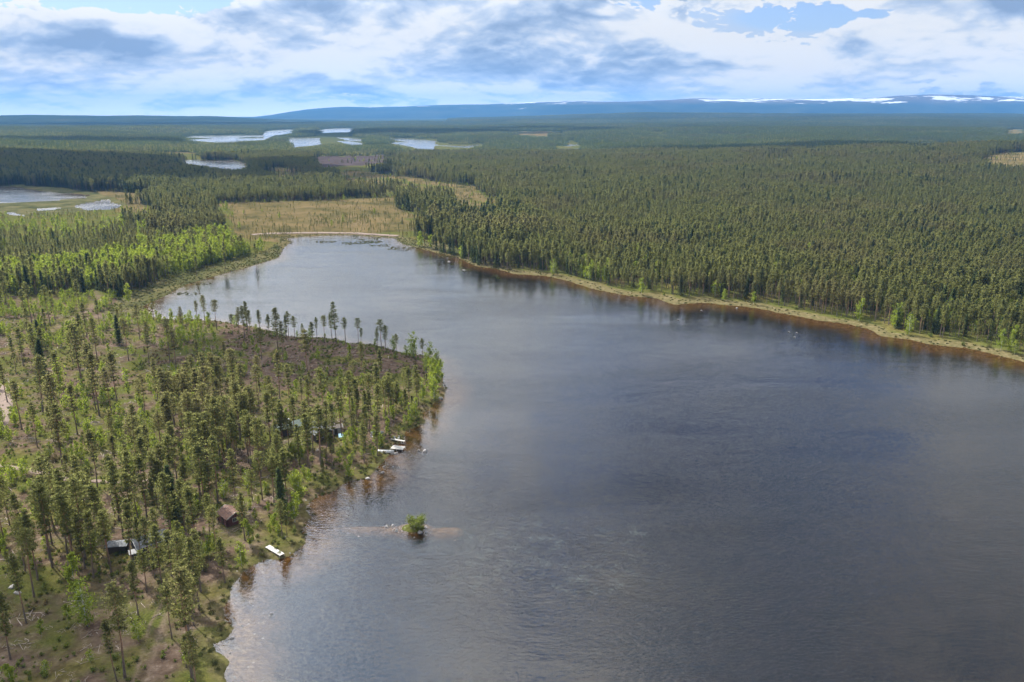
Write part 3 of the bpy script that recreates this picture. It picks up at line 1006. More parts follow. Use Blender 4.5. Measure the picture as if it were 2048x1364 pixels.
# stands for the far land: 60 m squares of trees
for i, (nt, sp, hh) in enumerate([(340, 0.90, 14.0), (320, 0.97, 15.0), (290, 0.80, 12.0), (170, 0.6, 8.0)]):
    g = np.random.default_rng(650 + i)
    pin, spr, st = Parts(), Parts(), Parts()
    xy = g.uniform(-33, 33, (nt, 2))
    for x, y in xy:
        is_s = g.random() < sp
        h = hh * g.uniform(0.7, 1.15)
        k = 16
        t = g.uniform(0, 1, k)
        w = (1 - t) * 1.7 + 0.25
        a = g.uniform(0, 6.28, k)
        base = 0.1 if is_s else 0.38
        c = np.stack([x + np.cos(a) * w * 0.7, y + np.sin(a) * w * 0.7, h * (base + (1 - base) * t)], -1)
        (spr if is_s else pin).tris(c, 1.15 * (0.6 + 0.7 * (1 - t)), g, 0.8, along=np.broadcast_to([0, 0, 0.6], (k, 3)))
    proto('stand', pin.mesh('tree_stand', (M['pine_needles'], M['spruce_needles']), spr if spr.v else None))


# ------------------------------------------------------------------ where everything grows
def scatter_tree(name, kind, pts, z, size, spin, which, label, cat, tilt=None):
    """one wood mass: shapes set on points by geometry nodes"""
    me = bpy.data.meshes.new(name)
    me.vertices.add(len(pts))
    me.vertices.foreach_set('co', np.column_stack([pts, z]).astype(np.float32).ravel())
    for nm, val, ty in (('size', size, 'FLOAT'), ('spin', spin, 'FLOAT')):
        a = me.attributes.new(nm, ty, 'POINT')
        a.data.foreach_set('value', np.asarray(val, np.float32))
    a = me.attributes.new('which', 'INT', 'POINT')
    a.data.foreach_set('value', np.asarray(which, np.int32))
    o = link(name, me, kind='stuff', label=label, category=cat)
    md = o.modifiers.new('growth', 'NODES')
    ng = bpy.data.node_groups.new(name + '_growth', 'GeometryNodeTree')
    ng.interface.new_socket('Geometry', in_out='INPUT', socket_type='NodeSocketGeometry')
    ng.interface.new_socket('Geometry', in_out='OUTPUT', socket_type='NodeSocketGeometry')
    t = NT(ng)
    gi, go = t.n.new('NodeGroupInput'), t.n.new('NodeGroupOutput')
    ci = t.n.new('GeometryNodeCollectionInfo')
    ci.inputs['Collection'].default_value = PROTO
    ci.inputs['Separate Children'].default_value = True
    ci.inputs['Reset Children'].default_value = True

    def named(nm, ty):
        q = t.n.new('GeometryNodeInputNamedAttribute')
        q.data_type = ty
        q.inputs['Name'].default_value = nm
        return q.outputs['Attribute']
    cmb = t.n.new('ShaderNodeCombineXYZ')
    t.put(cmb.inputs[2], named('spin', 'FLOAT'))
    ip = t.n.new('GeometryNodeInstanceOnPoints')
    t.put(ip.inputs['Points'], gi.outputs[0])
    t.put(ip.inputs['Instance'], ci.outputs[0])
    ip.inputs['Pick Instance'].default_value = True
    t.put(ip.inputs['Instance Index'], named('which', 'INT'))
    t.put(ip.inputs['Rotation'], cmb.outputs[0])
    t.put(ip.inputs['Scale'], named('size', 'FLOAT'))
    t.put(go.inputs[0], ip.outputs[0])
    md.node_group = ng
    return o


EXPLICIT = []      # single trees read off the photograph: kind, foot (px, py), top py


def ex(kind, *rows):
    for x, y, top in rows:
        EXPLICIT.append((kind, x, y, top))


# the open row of pines along the far edge of the point, dark against the water
ex('pine', (308, 640, 596), (363, 660, 612), (410, 645, 589), (434, 660, 599), (477, 655, 614), (496, 664, 603), (520, 668, 620), (500, 663, 620), (479, 668, 628), (466, 672, 628),
   (556, 700, 615), (577, 675, 623), (590, 678, 632), (605, 677, 647), (634, 677, 634), (649, 686, 630), (665, 681, 627), (691, 686, 635), (717, 688, 635), (722, 690, 655),
   (763, 698, 638), (771, 698, 650), (755, 694, 655), (845, 716, 676))
ex('birch', (343, 642, 614), (621, 681, 654), (788, 701, 668), (828, 715, 657), (859, 725, 679), (873, 724, 694), (812, 712, 688), (750, 692, 676))
# tall seed pines over the clearing
ex('pine', (47, 732, 655), (86, 824, 707), (166, 779, 642), (174, 675, 605), (188, 794, 685), (199, 832, 700), (226, 844, 734), (155, 869, 767), (120, 899, 744), (249, 660, 607),
   (299, 732, 642), (389, 799, 710), (414, 832, 705), (431, 869, 792), (272, 894, 809), (75, 894, 804), (44, 859, 759), (282, 822, 759), (317, 809, 715), (226, 899, 818),
   (126, 937, 806), (195, 976, 858), (234, 951, 868), (256, 983, 890), (105, 1135, 965), (76, 1160, 1022), (53, 1247, 1107), (135, 1107, 969), (21, 1318, 1185), (277, 1231, 1121),
   (234, 1362, 1238), (250, 1355, 1164), (385, 1359, 1135), (325, 1181, 1050), (188, 1156, 1022), (218, 1128, 1018), (110, 640, 580), (200, 652, 596), (62, 700, 640), (560, 800, 700),
   (580, 826, 728), (523, 720, 655), (648, 838, 735), (704, 860, 742), (665, 938, 865), (560, 1000, 905), (575, 1010, 900), (548, 1005, 912), (450, 1165, 1075), (421, 1085, 985), (437, 1118, 1010), (318, 1114, 1012), (282, 1120, 1032), (590, 884, 790), (612, 892, 800), (655, 893, 802), (668, 906, 803), (626, 908, 815),
   (490, 1080, 985), (300, 1130, 1030), (365, 1140, 1040), (345, 1160, 1060), (812, 795, 735), (830, 780, 738))
ex('spruce', (239, 690, 630), (85, 760, 676), (565, 1035, 935))
ex('birch', (158, 1215, 1095), (175, 1252, 1150), (120, 775, 708), (862, 770, 712), (875, 775, 725), (868, 800, 735), (595, 985, 935), (598, 1018, 940), (762, 895, 860), (752, 890, 845), (590, 1045, 975),
   (880, 765, 712), (852, 745, 700), (500, 1095, 1030), (484, 1135, 1075), (870, 745, 705), (845, 800, 750), (820, 850, 800), (832, 838, 790), (700, 955, 905))
ex('willow', (822, 1052, 1030), (836, 1055, 1035), (829, 1053, 1024))

CABINS = [(462, 1040), (300, 1100), (575, 862), (641, 872), (672, 862)]
CLEAR_PX = [(464, 1078, 4.5), (464, 1104, 4.0), (466, 1130, 3.0), (462, 1050, 5.0), (300, 1100, 4.2), (577, 866, 5.0), (641, 874, 4.5), (670, 866, 4.5), (237, 1100, 3.5), (272, 1114, 2.5), (780, 905, 3.0), (790, 899, 4.0), (795, 883, 3.0), (754, 866, 2.5), (548, 1105, 4.5), (540, 1095, 3.5)]
CLEAR_PTS = [(ground_pt(x, y, 1.0), r) for x, y, r in CLEAR_PX]

Z_OPEN = [(430, 640), (562, 672), (850, 714), (872, 735), (850, 775), (700, 752), (600, 762), (560, 800), (520, 760), (440, 700)]
Z_CLEARING = [(-900, 585), (250, 585), (300, 636), (440, 640), (440, 700), (520, 760), (500, 790), (350, 820), (320, 900), (210, 1000), (120, 1010), (-900, 1010)]
Z_LOW = [(-1200, 1130), (290, 1160), (350, 1190), (330, 1400), (330, 2200), (-2500, 2200)]
Z_BIRCHBAND = [(-300, 553), (0, 549), (102, 539), (205, 522), (290, 498), (342, 484), (444, 474), (533, 468), (548, 490), (500, 512), (440, 530), (342, 553), (171, 582), (0, 590), (-300, 600)]
Z_SPARSE = [(-500, 425), (240, 420), (450, 405), (470, 450), (560, 455), (564, 470), (440, 474), (340, 484), (205, 522), (0, 549), (-500, 565)]
Z_DARK = [(190, 440), (240, 408), (340, 398), (420, 412), (455, 440), (440, 455), (300, 458), (210, 462)]
Z_PINESTRIP = [(290, 474), (380, 452), (546, 446), (562, 455), (566, 475), (556, 492), (540, 485), (533, 470), (444, 474), (342, 486)]
Z_HILL = [(-500, 300), (100, 290), (260, 300), (450, 345), (330, 392), (60, 378), (-500, 372)]
Z_SHOREDARK = [(850, 440), (1010, 425), (1100, 470), (1040, 520), (950, 505), (900, 480), (860, 475)]


def candidates(r0, r1, cell, amax):
    n = int(r1 * math.sin(amax) / cell) + 1
    xs = np.arange(-n, n + 1) * cell
    ys = np.arange(max(0, int(r0 * math.cos(amax) / cell)), int(r1 / cell) + 1) * cell
    X, Y = np.meshgrid(xs, ys)
    X = X + rng.uniform(-0.48, 0.48, X.shape) * cell
    Y = Y + rng.uniform(-0.48, 0.48, Y.shape) * cell
    r = np.hypot(X, Y)
    ok = (r > r0) & (r <= r1) & (np.abs(np.arctan2(X, Y)) < amax)
    return X[ok], Y[ok]


trees = []         # kind code, x, y, z, height
KC = {'pine': 0, 'spruce': 1, 'birch': 2, 'willow': 3}


def zone_info(x, y, z):
    px, py = to_px(x, y, z)
    tx, ty = to_px(x, y, z + 12)
    j = (fnoise(x, y, 30, 91) - 0.5)
    return px + j * 26, py + j * 9, tx + j * 26, ty + j * 9


AM = R(38)
parts_xy = [candidates(95, 700, 2.55, AM), candidates(700, 1750, 3.0, AM)]
X = np.concatenate([p[0] for p in parts_xy])
Y = np.concatenate([p[1] for p in parts_xy])
d_shore = sdf(X, Y, LAKE)
keep = d_shore > 1.2
X, Y, d_shore = X[keep], Y[keep], d_shore[keep]
Z = ground_z(X, Y)
keep = Z > 0.15
X, Y, Z, d_shore = X[keep], Y[keep], Z[keep], d_shore[keep]
Rr = np.hypot(X, Y)
px, py, tx, ty = zone_info(X, Y, Z)
left = inside(px, py, LEFT) | ((Rr < 200) & (X < 0))
clump = fnoise(X, Y, 22.0, 95, 3)
clump2 = fnoise(X, Y, 60.0, 97, 3)
N = len(X)
# chances of pine, spruce, birch, willow at every spot
P = np.zeros((N, 4))
P[:] = (0.74, 0.16, 0.018, 0.0)
P[:, 1] = np.where(clump2 > 0.58, 0.30, P[:, 1])
P[:, 0] = np.where(clump2 > 0.58, 0.58, P[:, 0])
hp = np.full(N, 12.4) + (clump2 - 0.5) * 8


def put(mask, pine, spruce, birch, willow=0.0, h=None):
    P[mask, 0] = pine if np.isscalar(pine) else pine[mask]
    P[mask, 1] = spruce
    P[mask, 2] = birch if np.isscalar(birch) else birch[mask]
    P[mask, 3] = willow if np.isscalar(willow) else willow[mask]
    if h is not None:
        hp[mask] = h


put(inside(px, py, Z_HILL), 0.45, 0.45, 0.01, h=15)
put(inside(px, py, Z_SPARSE), 0.30 * np.clip(clump * 2.2 - 0.3, 0.25, 1.6), 0.02, 0.10 * (clump2 > 0.55), h=10)
put(inside(px, py, Z_DARK), 0.55, 0.35, 0.02, h=13)
put(inside(px, py, Z_PINESTRIP), 0.75, 0.10, 0.05, h=14)
put(inside(px, py, Z_BIRCHBAND), 0.12, 0.01, 0.85 * np.clip(clump * 2.5 - 0.3, 0.35, 1.0), h=12)
put(inside(px, py, Z_SHOREDARK), 0.30, 0.50, 0.06, h=17)
rshore = (~left) & (d_shore < 28) & (Y < 620) & (X > 0)
put(rshore, 0.62, 0.05, 0.30 * (clump > 0.57))
put((~left) & (d_shore >= 28) & (d_shore < 85) & (X > -60) & (Y < 640) & (clump2 > 0.50), 0.58, 0.10, 0.22)
put((~left) & (d_shore < 9) & (X > 0), 0.0, 0.0, 0.03, 0.06)
t2x, t2y = to_px(X, Y, Z + 18)
bk = in_bog(px, py, tx, ty, t2x + px - to_px(X, Y, Z)[0], t2y + py - to_px(X, Y, Z)[1])
put(bk > 0, 0.11 * (clump > 0.35), 0.0, 0.0, h=4.6)
put((bk > 0) & (fnoise(X, Y, 22, 99) > 0.60), 0.34, 0.0, 0.02, h=4.5)
put((bk == 4) | (bk == PURPLE + 1), 0.0, 0.0, 0.0)
low_front = inside(px, py, Z_SPARSE) & ~inside(px, py, BOGS[3]) & (bk > 0)
put(low_front, 0.26 * np.clip(clump * 2.2 - 0.3, 0.25, 1.6), 0.0, 0.04, h=5.2)
# the left bank
put(left, 0.31 * np.clip(clump * 2.2 - 0.2, 0.4, 1.4), 0.005, 0.25 * (clump > 0.40), 0.02, h=16.2)
put(left & inside(px, py, [(500, 765), (900, 765), (880, 835), (560, 870)]), 0.15, 0.0, 0.14, 0.02, h=11.0)
put(left & inside(px, py, Z_LOW), 0.050, 0.0, 0.05, 0.03, h=14)
put(left & inside(px, py, Z_CLEARING), 0.016, 0.001, 0.55 * np.clip((clump - 0.40) * 6, 0.04, 1), 0.03, h=16)
put(left & inside(px, py, [(262, 622), (300, 632), (450, 632), (520, 652), (515, 690), (440, 725), (300, 690)]), 0.008, 0.0, 0.50 * np.clip(clump * 2.2 - 0.2, 0.3, 1), 0.03, h=13)
put(left & inside(px, py, Z_OPEN), 0.012, 0.0, 0.05 * (clump > 0.5), 0.02, h=14)
lsh = left & (d_shore < 6)
put(lsh, 0.10, 0.0, 0.34 * (clump > 0.40), 0.14)
put(left & (d_shore > 2) & (d_shore < 16) & inside(px, py, [(380, 900), (860, 800), (860, 960), (620, 1180), (380, 1200)]), 0.36, 0.008, 0.42, 0.04, h=15)
put(left & (d_shore < 2.4), 0.0, 0.0, 0.10, 0.16)
put(left & (d_shore < 5) & inside(px, py, [(395, 1180), (470, 1180), (470, 1400), (395, 1400)]), 0.0, 0.0, 0.02, 0.05)
put(inside(px, py, MARSH) | inside(px, py, REEDS), 0.004, 0.0, 0.004, 0.01)
near = np.zeros(N, bool)
for c, r in CLEAR_PTS:
    near |= np.hypot(X - c[0], Y - c[1]) < r
for k, x, y, top in EXPLICIT:
    g0 = ground_pt(x, y, 1.0)
    near |= np.hypot(X - g0[0], Y - g0[1]) < 3.0
for pl, w in BARE:
    near |= seg_dist(X, Y, ground_pt(*np.array(pl, float).T, 1.0), closed=False) < w + 0.6
P[near] = 0
P[left] *= 0.86
u = rng.random(N)
cum = np.cumsum(P, axis=1)
kind = np.where(u < cum[:, 0], 0, np.where(u < cum[:, 1], 1, np.where(u < cum[:, 2], 2, np.where(u < cum[:, 3], 3, -1))))
hh = hp * rng.uniform(0.60, 1.16, N)
hh = np.where(kind == 1, hh * rng.uniform(0.65, 1.05, N), hh)
hb = rng.uniform(2.2, 6.5, N) * np.where(left, 0.92, 1.0)
hb = np.where(inside(px, py, Z_BIRCHBAND), rng.uniform(5.5, 9.5, N), hb)
hb = np.where((~left) & (Y < 650), rng.uniform(6, 12, N), hb)
hh = np.where(kind == 2, hb, hh)
hh = np.where(kind == 3, rng.uniform(0.9, 2.2, N), hh)
# seedling pines and low spruces between the tall ones on the left bank
small = left & (kind == 0) & (rng.random(N) < 0.16) & ~inside(px, py, Z_CLEARING)
hh = np.where(small, rng.uniform(4, 8.5, N), hh)
m = kind >= 0
# nothing tall stands between the camera's side and the open water or bog that lies in plain view behind it
for f in (0.35, 0.7, 1.0):
    qx, qy = to_px(X, Y, Z + hh * f)
    wob = (fnoise(X, Y, 28.0, 151, 3) - 0.5)
    for V in VISIBLE:
        m &= ~inside(qx, qy, V)
    for b, V in enumerate(BOGS):
        if b not in (2, 5):
            m &= ~(inside(qx + wob * 70, qy + wob * 16, V) & (hh > 6.5))
T = np.column_stack([kind[m], X[m], Y[m], Z[m], hh[m], np.zeros(m.sum())])
E = []
for k, x, y, top in EXPLICIT:
    z = 1.0
    for _ in range(3):
        g0 = ground_pt(x, y, z)
        z = float(ground_z(g0[:1], g0[1:])[0])
    hgt = 1.0
    lo, hi = 0.5, 30.0
    for _ in range(30):
        hgt = (lo + hi) / 2
        if to_px(g0[0], g0[1], z + hgt)[1] > top:
            lo = hgt
        else:
            hi = hgt
    E.append([KC[k], g0[0], g0[1], max(z, 0.05), hgt, 1])
T = np.concatenate([np.array(E, float), T])
tpx, tpy = to_px(T[:, 1], T[:, 2], T[:, 3])
txx, tyy = to_px(T[:, 1], T[:, 2], T[:, 3] + T[:, 4])
inframe = (tpx > -5) & (tpx < 2053) & (tyy < 1362) & (np.minimum(tpy, 1364) - np.maximum(tyy, 0) > 8)
dist = np.sqrt(T[:, 1] ** 2 + T[:, 2] ** 2 + (H - T[:, 3]) ** 2)
score = T[:, 4] / dist * np.where(T[:, 5] > 0, 9.0, 1.0) * inframe
single = np.zeros(len(T), bool)
for k, cap in ((0, 296), (1, 296), (2, 296), (3, 296)):
    ii = np.where((T[:, 0] == k) & (score > 0))[0]
    ii = ii[np.argsort(-score[ii])][:cap]
    single[ii] = True
print('trees', len(T), 'singles', single.sum(), [int(((T[:, 0] == k)).sum()) for k in range(4)])

# ------------------------------------------------------------------ single trees, each a thing with trunk and crown
SHORE_BOX = [(560, 780), (900, 700), (900, 960), (600, 1000)]


def tree_words(k, x, y, z, h, px, py):
    """what sets this tree apart, and the group it stands in"""
    lake = float(sdf(np.array([x]), np.array([y]), LAKE)[0])
    if k == 0:
        what = 'tall pine' if h > 15.5 else ('mid-height pine' if h > 9.5 else 'short young pine')
    elif k == 1:
        what = 'tall dark spruce' if h > 12 else 'low dark spruce'
    elif k == 2:
        what = 'tall green birch' if h > 6 else ('bright young birch' if h > 3.2 else 'low birch sapling')
    else:
        what = 'low willow bush' if h < 1.6 else 'broad willow bush'
    leftbank = bool(inside(np.array([px]), np.array([py]), LEFT)[0]) or (x < 0 and py > 900)
    if not leftbank:
        if py < 600 and px < 620:
            where = 'on the marshy bank by the lake head' if lake < 40 else 'in the birch belt beyond the bay'
        elif lake < 8:
            where = 'on the far sedge shore'
        elif lake < 32:
            where = 'at the far forest edge'
        else:
            where = 'in the far-shore forest'
        if lake >= 8 and px > 620:
            where += ' ' + ('by its far corner' if px < 1000 else 'behind mid bay' if px < 1400 else 'behind its widest shore' if px < 1720 else 'by frame edge')
    elif lake < 7:
        if py < 720:
            where = 'on the far bank of the point'
        elif py < 860:
            where = 'on the tip of the point by the water'
        elif py < 960:
            where = 'on the bank near the white boat'
        elif py < 1080:
            where = 'on the bank facing the islet'
        elif py < 1160:
            where = 'on the bank beside the narrow jetty'
        else:
            where = 'on the nearest bank below the cove'
    elif bool(inside(np.array([px]), np.array([py]), Z_OPEN)[0]):
        where = 'on the bare brown slope of the point'
    elif bool(inside(np.array([px]), np.array([py]), Z_CLEARING)[0]):
        where = 'in the clearing ' + ('by the pale bare patch' if py < 700 else 'among young birches' if py < 830 else 'by the gravel road')
    elif bool(inside(np.array([px]), np.array([py]), Z_LOW)[0]):
        where = 'on mossy ground by the wheel tracks'
    elif py < 800:
        where = 'in the grove behind the green-roofed cabin'
    elif py < 930:
        where = 'in the grove around the dark cabins' if px > 500 else 'in the wood left of the dark cabins'
    elif py < 1060:
        where = 'in the wood around the log cabin' if px > 380 else 'in the wood below the dirt path'
    else:
        where = 'in the wood around the grey-roofed cabin'
    return what, where


NAMES = {0: ('pine_tree', 'pine tree'), 1: ('spruce_tree', 'spruce tree'), 2: ('birch_tree', 'birch tree'), 3: ('willow_bush', 'bush')}
KINDS = ['pine', 'spruce', 'birch', 'willow']
ROW = sorted([i for i in range(len(EXPLICIT)) if EXPLICIT[i][0] == 'pine' and EXPLICIT[i][2] < 720 and 290 < EXPLICIT[i][1] < 860 and i < 24], key=lambda i: EXPLICIT[i][1])
ORD = ['first', 'second', 'third', 'fourth', 'fifth', 'sixth', 'seventh', 'eighth', 'ninth', 'tenth', 'eleventh', 'twelfth', 'thirteenth', 'fourteenth', 'fifteenth', 'sixteenth', 'seventeenth', 'eighteenth', 'nineteenth',
       'twentieth', 'twenty-first', 'twenty-second', 'twenty-third', 'twenty-fourth']
PX, PY = to_px(T[:, 1], T[:, 2], T[:, 3])
LABEL, GROUP = {}, {}
for i in np.where(single)[0]:
    k = int(T[i, 0])
    what, where = tree_words(k, *T[i, 1:5], PX[i], PY[i])
    GROUP[i] = (NAMES[k][1] + ('s ' if k < 3 else 'es ') + where) if k < 3 else 'willow bushes ' + where
    LABEL[i] = (what, where)
    if i in ROW:
        LABEL[i] = (ORD[ROW.index(i)] + ' pine from the left in the open row along the far bank of the point', None)
        GROUP[i] = 'pines in the row along the far bank'
    elif k == 3 and i < len(EXPLICIT):
        j = [e for e in range(len(EXPLICIT)) if EXPLICIT[e][0] == 'willow'].index(i)
        LABEL[i] = (['left low part of the willow thicket on the stony islet', 'right low part of the willow thicket on the stony islet', 'tallest willow bush in the middle of the stony islet'][j], None)
        GROUP[i] = 'willow bushes on the islet'
alike = {}
for i, (what, where) in LABEL.items():
    if where is not None:
        alike.setdefault((what, where), []).append(i)
for (what, where), ids in alike.items():
    # trees that look alike are told apart by their row (nearer or farther) and their order in it
    nrow = 1 + (len(ids) - 1) // 22
    ids = sorted(ids, key=lambda i: -PY[i])
    size = -(-len(ids) // nrow)
    for rno in range(nrow):
        row = sorted(ids[rno * size:(rno + 1) * size], key=lambda i: PX[i])
        rw = '' if nrow == 1 else ((', front', ', rear') if nrow == 2 else tuple(', %s rank' % o_ for o_ in ORD))[rno]
        for n_, i in enumerate(row):
            order = '' if len(row) == 1 and nrow == 1 else ', ' + ('leftmost' if n_ == 0 else 'rightmost' if n_ == len(row) - 1 else ORD[n_] + ' from left') + rw
            LABEL[i] = (what + order + ' ' + where, None)
for i in np.where(single)[0]:
    k = int(T[i, 0])
    kd = KINDS[k]
    x, y, z, h = T[i, 1:5]
    shapes = DETAIL[kd]
    which = int(rng.integers(len(shapes)))
    name, cat = NAMES[k]
    root = link(name, None, label=LABEL[i][0], category=cat, group=GROUP[i])
    s = h / NOM[kd]
    wide = s * rng.uniform(0.88, 1.15) * (1.12 if kd == 'pine' and h < 11 else 1.0)
    if kd == 'birch' and h > 6.5:
        wide *= 0.8
    root.location = (x, y, z - 0.03)
    root.rotation_euler = (rng.normal(0, 0.02), rng.normal(0, 0.02), rng.uniform(0, 6.28))
    root.scale = (wide, wide, s)
    link('trunk' if kd != 'willow' else 'stems', shapes[which][0], root)
    link('crown', shapes[which][1], root)

# ------------------------------------------------------------------ the rest of the woods as masses
for k, nm, lab, cat in ((0, 'pine_forest', 'dense olive pine forest spreading from the right shore to the horizon', 'forest'),
                        (1, 'spruce_forest', 'dark spruces mixed through the far pine forest', 'forest'),
                        (2, 'birch_wood', 'bright green birches along the belt beyond the bay and the shores', 'wood')):
    mm = (T[:, 0] == k) & ~single
    ids = np.array(PROTO_IDX[KINDS[k]])
    q = T[mm]
    scatter_tree(nm, KINDS[k], q[:, 1:3], q[:, 3] - 0.05, q[:, 4] / NOM[KINDS[k]] * rng.uniform(0.95, 1.1, len(q)), rng.uniform(0, 6.28, len(q)), ids[rng.integers(len(ids), size=len(q))], lab, cat)

# far land: squares of forest out to nine kilometres
fx, fy = candidates(1750, 9800, 50.0, R(36))
fz = ground_z(fx, fy)
fpx, fpy = to_px(fx, fy, fz)
fpx2, fpy2 = to_px(fx, fy, fz + 10)
ok = (fz > 0.5) & ~((fy > 6100) & (fpx < 900))
dl = np.full(fx.shape, 1e9)
for Pq in FAR_LAKES:
    dl = np.minimum(dl, sdf(fx, fy, Pq))
ok &= dl > 32
fb = in_bog(fpx, fpy, fpx2, fpy2)
ok &= fb == 0
for f in (4, 9, 15, 20):
    for ox in (-28, 28):
        qx, qy = to_px(fx + ox, fy, fz + f)
        for V in VISIBLE + BOGS[4:]:
            ok &= ~inside(qx, qy, V)
fx, fy, fz = fx[ok], fy[ok], fz[ok]
tone = fnoise(fx, fy, 500.0, 111, 3)
ids = np.array(PROTO_IDX['stand'])
w = np.where(tone > 0.56, 1, np.where(tone < 0.40, 2, 0))
w = np.where(fnoise(fx, fy, 160.0, 113, 2) > 0.70, 3, w)
scatter_tree('distant_forest', 'stand', np.column_stack([fx, fy]), fz - 0.6, rng.uniform(0.9, 1.1, len(fx)), rng.integers(0, 4, len(fx)) * 1.5708, ids[w], 'far-off forest around the distant lakes', 'forest')
print('stands', len(fx))

# ------------------------------------------------------------------ undergrowth, slash, sedge, stones, floating leaves
ux, uy = candidates(95, 420, 1.1, AM)
ud = sdf(ux, uy, LAKE)
upx, upy = to_px(ux, uy, 0.8)
uleft = inside(upx, upy, LEFT) | ((ux < 0) & (np.hypot(ux, uy) < 200))
uc = fnoise(ux, uy, 9.0, 121, 3)
bare_d = np.full(ux.shape, 9.0)
for pl, wd in BARE:
    bare_d = np.minimum(bare_d, seg_dist(ux, uy, ground_pt(*np.array(pl, float).T, 1.0), closed=False) - wd)
okh = uleft & (ud > 0.6) & (rng.random(len(ux)) < np.clip((uc - 0.40) * 2.0, 0.04, 0.5)) & (bare_d > 0)
oks = uleft & (ud > 4) & ~okh & (rng.random(len(ux)) < np.clip((0.56 - uc) * 0.6, 0.005, 0.09))


def small_scatter(name, kind, x, y, lo, hi, lab, cat, dz=-0.03):
    ids = np.array(PROTO_IDX[kind])
    z = ground_z(x, y)
    scatter_tree(name, kind, np.column_stack([x, y]), z + dz, rng.uniform(lo, hi, len(x)), rng.uniform(0, 6.28, len(x)), ids[rng.integers(len(ids), size=len(x))], lab, cat)


small_scatter('undergrowth', 'heath', ux[okh], uy[okh], 0.22, 1.0, 'heather and bilberry undergrowth covering the left bank', 'undergrowth')
small_scatter('felling_slash', 'slash', ux[oks], uy[oks], 0.5, 1.25, 'pale dead branches strewn over the thinned left bank', 'branches')
# sedge along every shore of the lake, thick on the marsh
sx, sy = candidates(95, 760, 1.5, AM)
sd = sdf(sx, sy, LAKE)
spx, spy = to_px(sx, sy, 0.2)
marsh = inside(spx, spy, MARSH) | inside(spx, spy, REEDS)
sw = np.where((sx > 0) | (sy > 420), 7.0, 3.0) * (0.4 + fnoise(sx, sy, 18, 131))
oks = ((sd > -0.7) & (sd < sw) & (rng.random(len(sx)) < np.where(sx > 0, 0.22, 0.45))) | (marsh & (sd > -1) & (rng.random(len(sx)) < 0.35))
# ragged tongues of reed standing in the water off the head of the lake
oks |= (sd > -26) & (sd < 0) & inside(spx, spy, [(690, 468), (800, 470), (960, 530), (1010, 560), (930, 545), (860, 505), (700, 492)]) & (fnoise(sx, sy, 9, 133) > 0.63) & (rng.random(len(sx)) < 0.6)
for qx, qy, qr in ((652, 484, 5.0), (712, 486, 7.0), (741, 484, 6.0), (405, 568, 3.0), (362, 587, 3.0), (388, 588, 3.0)):
    c = ground_pt(qx, qy)
    oks |= ((sx - c[0]) ** 2 / 2.2 + (sy - c[1]) ** 2 < qr * qr) & (rng.random(len(sx)) < 0.6)
sxx, syy = sx[oks], sy[oks]
ids = np.array(PROTO_IDX['tuft'])
scatter_tree('shore_sedge', 'tuft', np.column_stack([sxx, syy]), np.maximum(ground_z(sxx, syy), -0.08), rng.uniform(0.4, 0.9, len(sxx)), rng.uniform(0, 6.28, len(sxx)), ids[rng.integers(len(ids), size=len(sxx))], 'yellowish sedge fringing the lake shores', 'sedge')
# small stones along the near shores and over the shoal
tx_, ty_ = candidates(95, 420, 0.9, AM)
td = sdf(tx_, ty_, LAKE)
tpx_, tpy_ = to_px(tx_, ty_, 0.0)
tl = (tx_ < 5)
dsh = seg_dist(tx_, ty_, SHOAL, closed=False)
okt = (tl & (td > -7) & (td < 1.2) & (rng.random(len(td)) < 0.05)) | ((dsh < 4.5) & (td < 0) & (rng.random(len(td)) < 0.14 * np.exp(-(dsh / 2.5) ** 2))) | ((~tl) & (td > -5) & (td < 0.5) & (rng.random(len(td)) < 0.03))
di = np.hypot((tx_ - ISLET[0]) / 1.5, ty_ - ISLET[1])
okt |= (di < 3.2) & (rng.random(len(td)) < 0.8)
small_scatter('shore_stones', 'stone', tx_[okt], ty_[okt], 0.08, 0.34, 'small stones along the shallow shores and the shoal', 'stones', -0.07)
lx, ly = candidates(95, 300, 1.0, AM)
lpx, lpy = to_px(lx, ly, 0.0)
e = ((lpx - 1085) / 250) ** 2 + ((lpy - 1115) / 85) ** 2
lc = fnoise(lx, ly, 3.0, 141, 3)
okl = (rng.random(len(lx)) < np.clip(1.15 - e, 0, 0.8) * np.clip((lc - 0.45) * 3.0, 0.03, 0.6)) & (sdf(lx, ly, LAKE) < -2)
ids = np.array(PROTO_IDX['lily'])
nl = int(okl.sum())
scatter_tree('lily_pads', 'lily', np.column_stack([lx[okl], ly[okl]]), np.full(nl, 0.004), rng.uniform(0.7, 1.3, nl), rng.uniform(0, 6.28, nl), ids[rng.integers(len(ids), size=nl)], 'floating water-lily leaves beyond the islet', 'lily pads')


# ------------------------------------------------------------------ buildings, boats, jetties, stones
def solid(name, c, rough=0.7, var=0.2, scale=2.5, bump=0.0):
    M[name] = simple(name, c, rough, var, scale, bump=bump)
    return M[name]


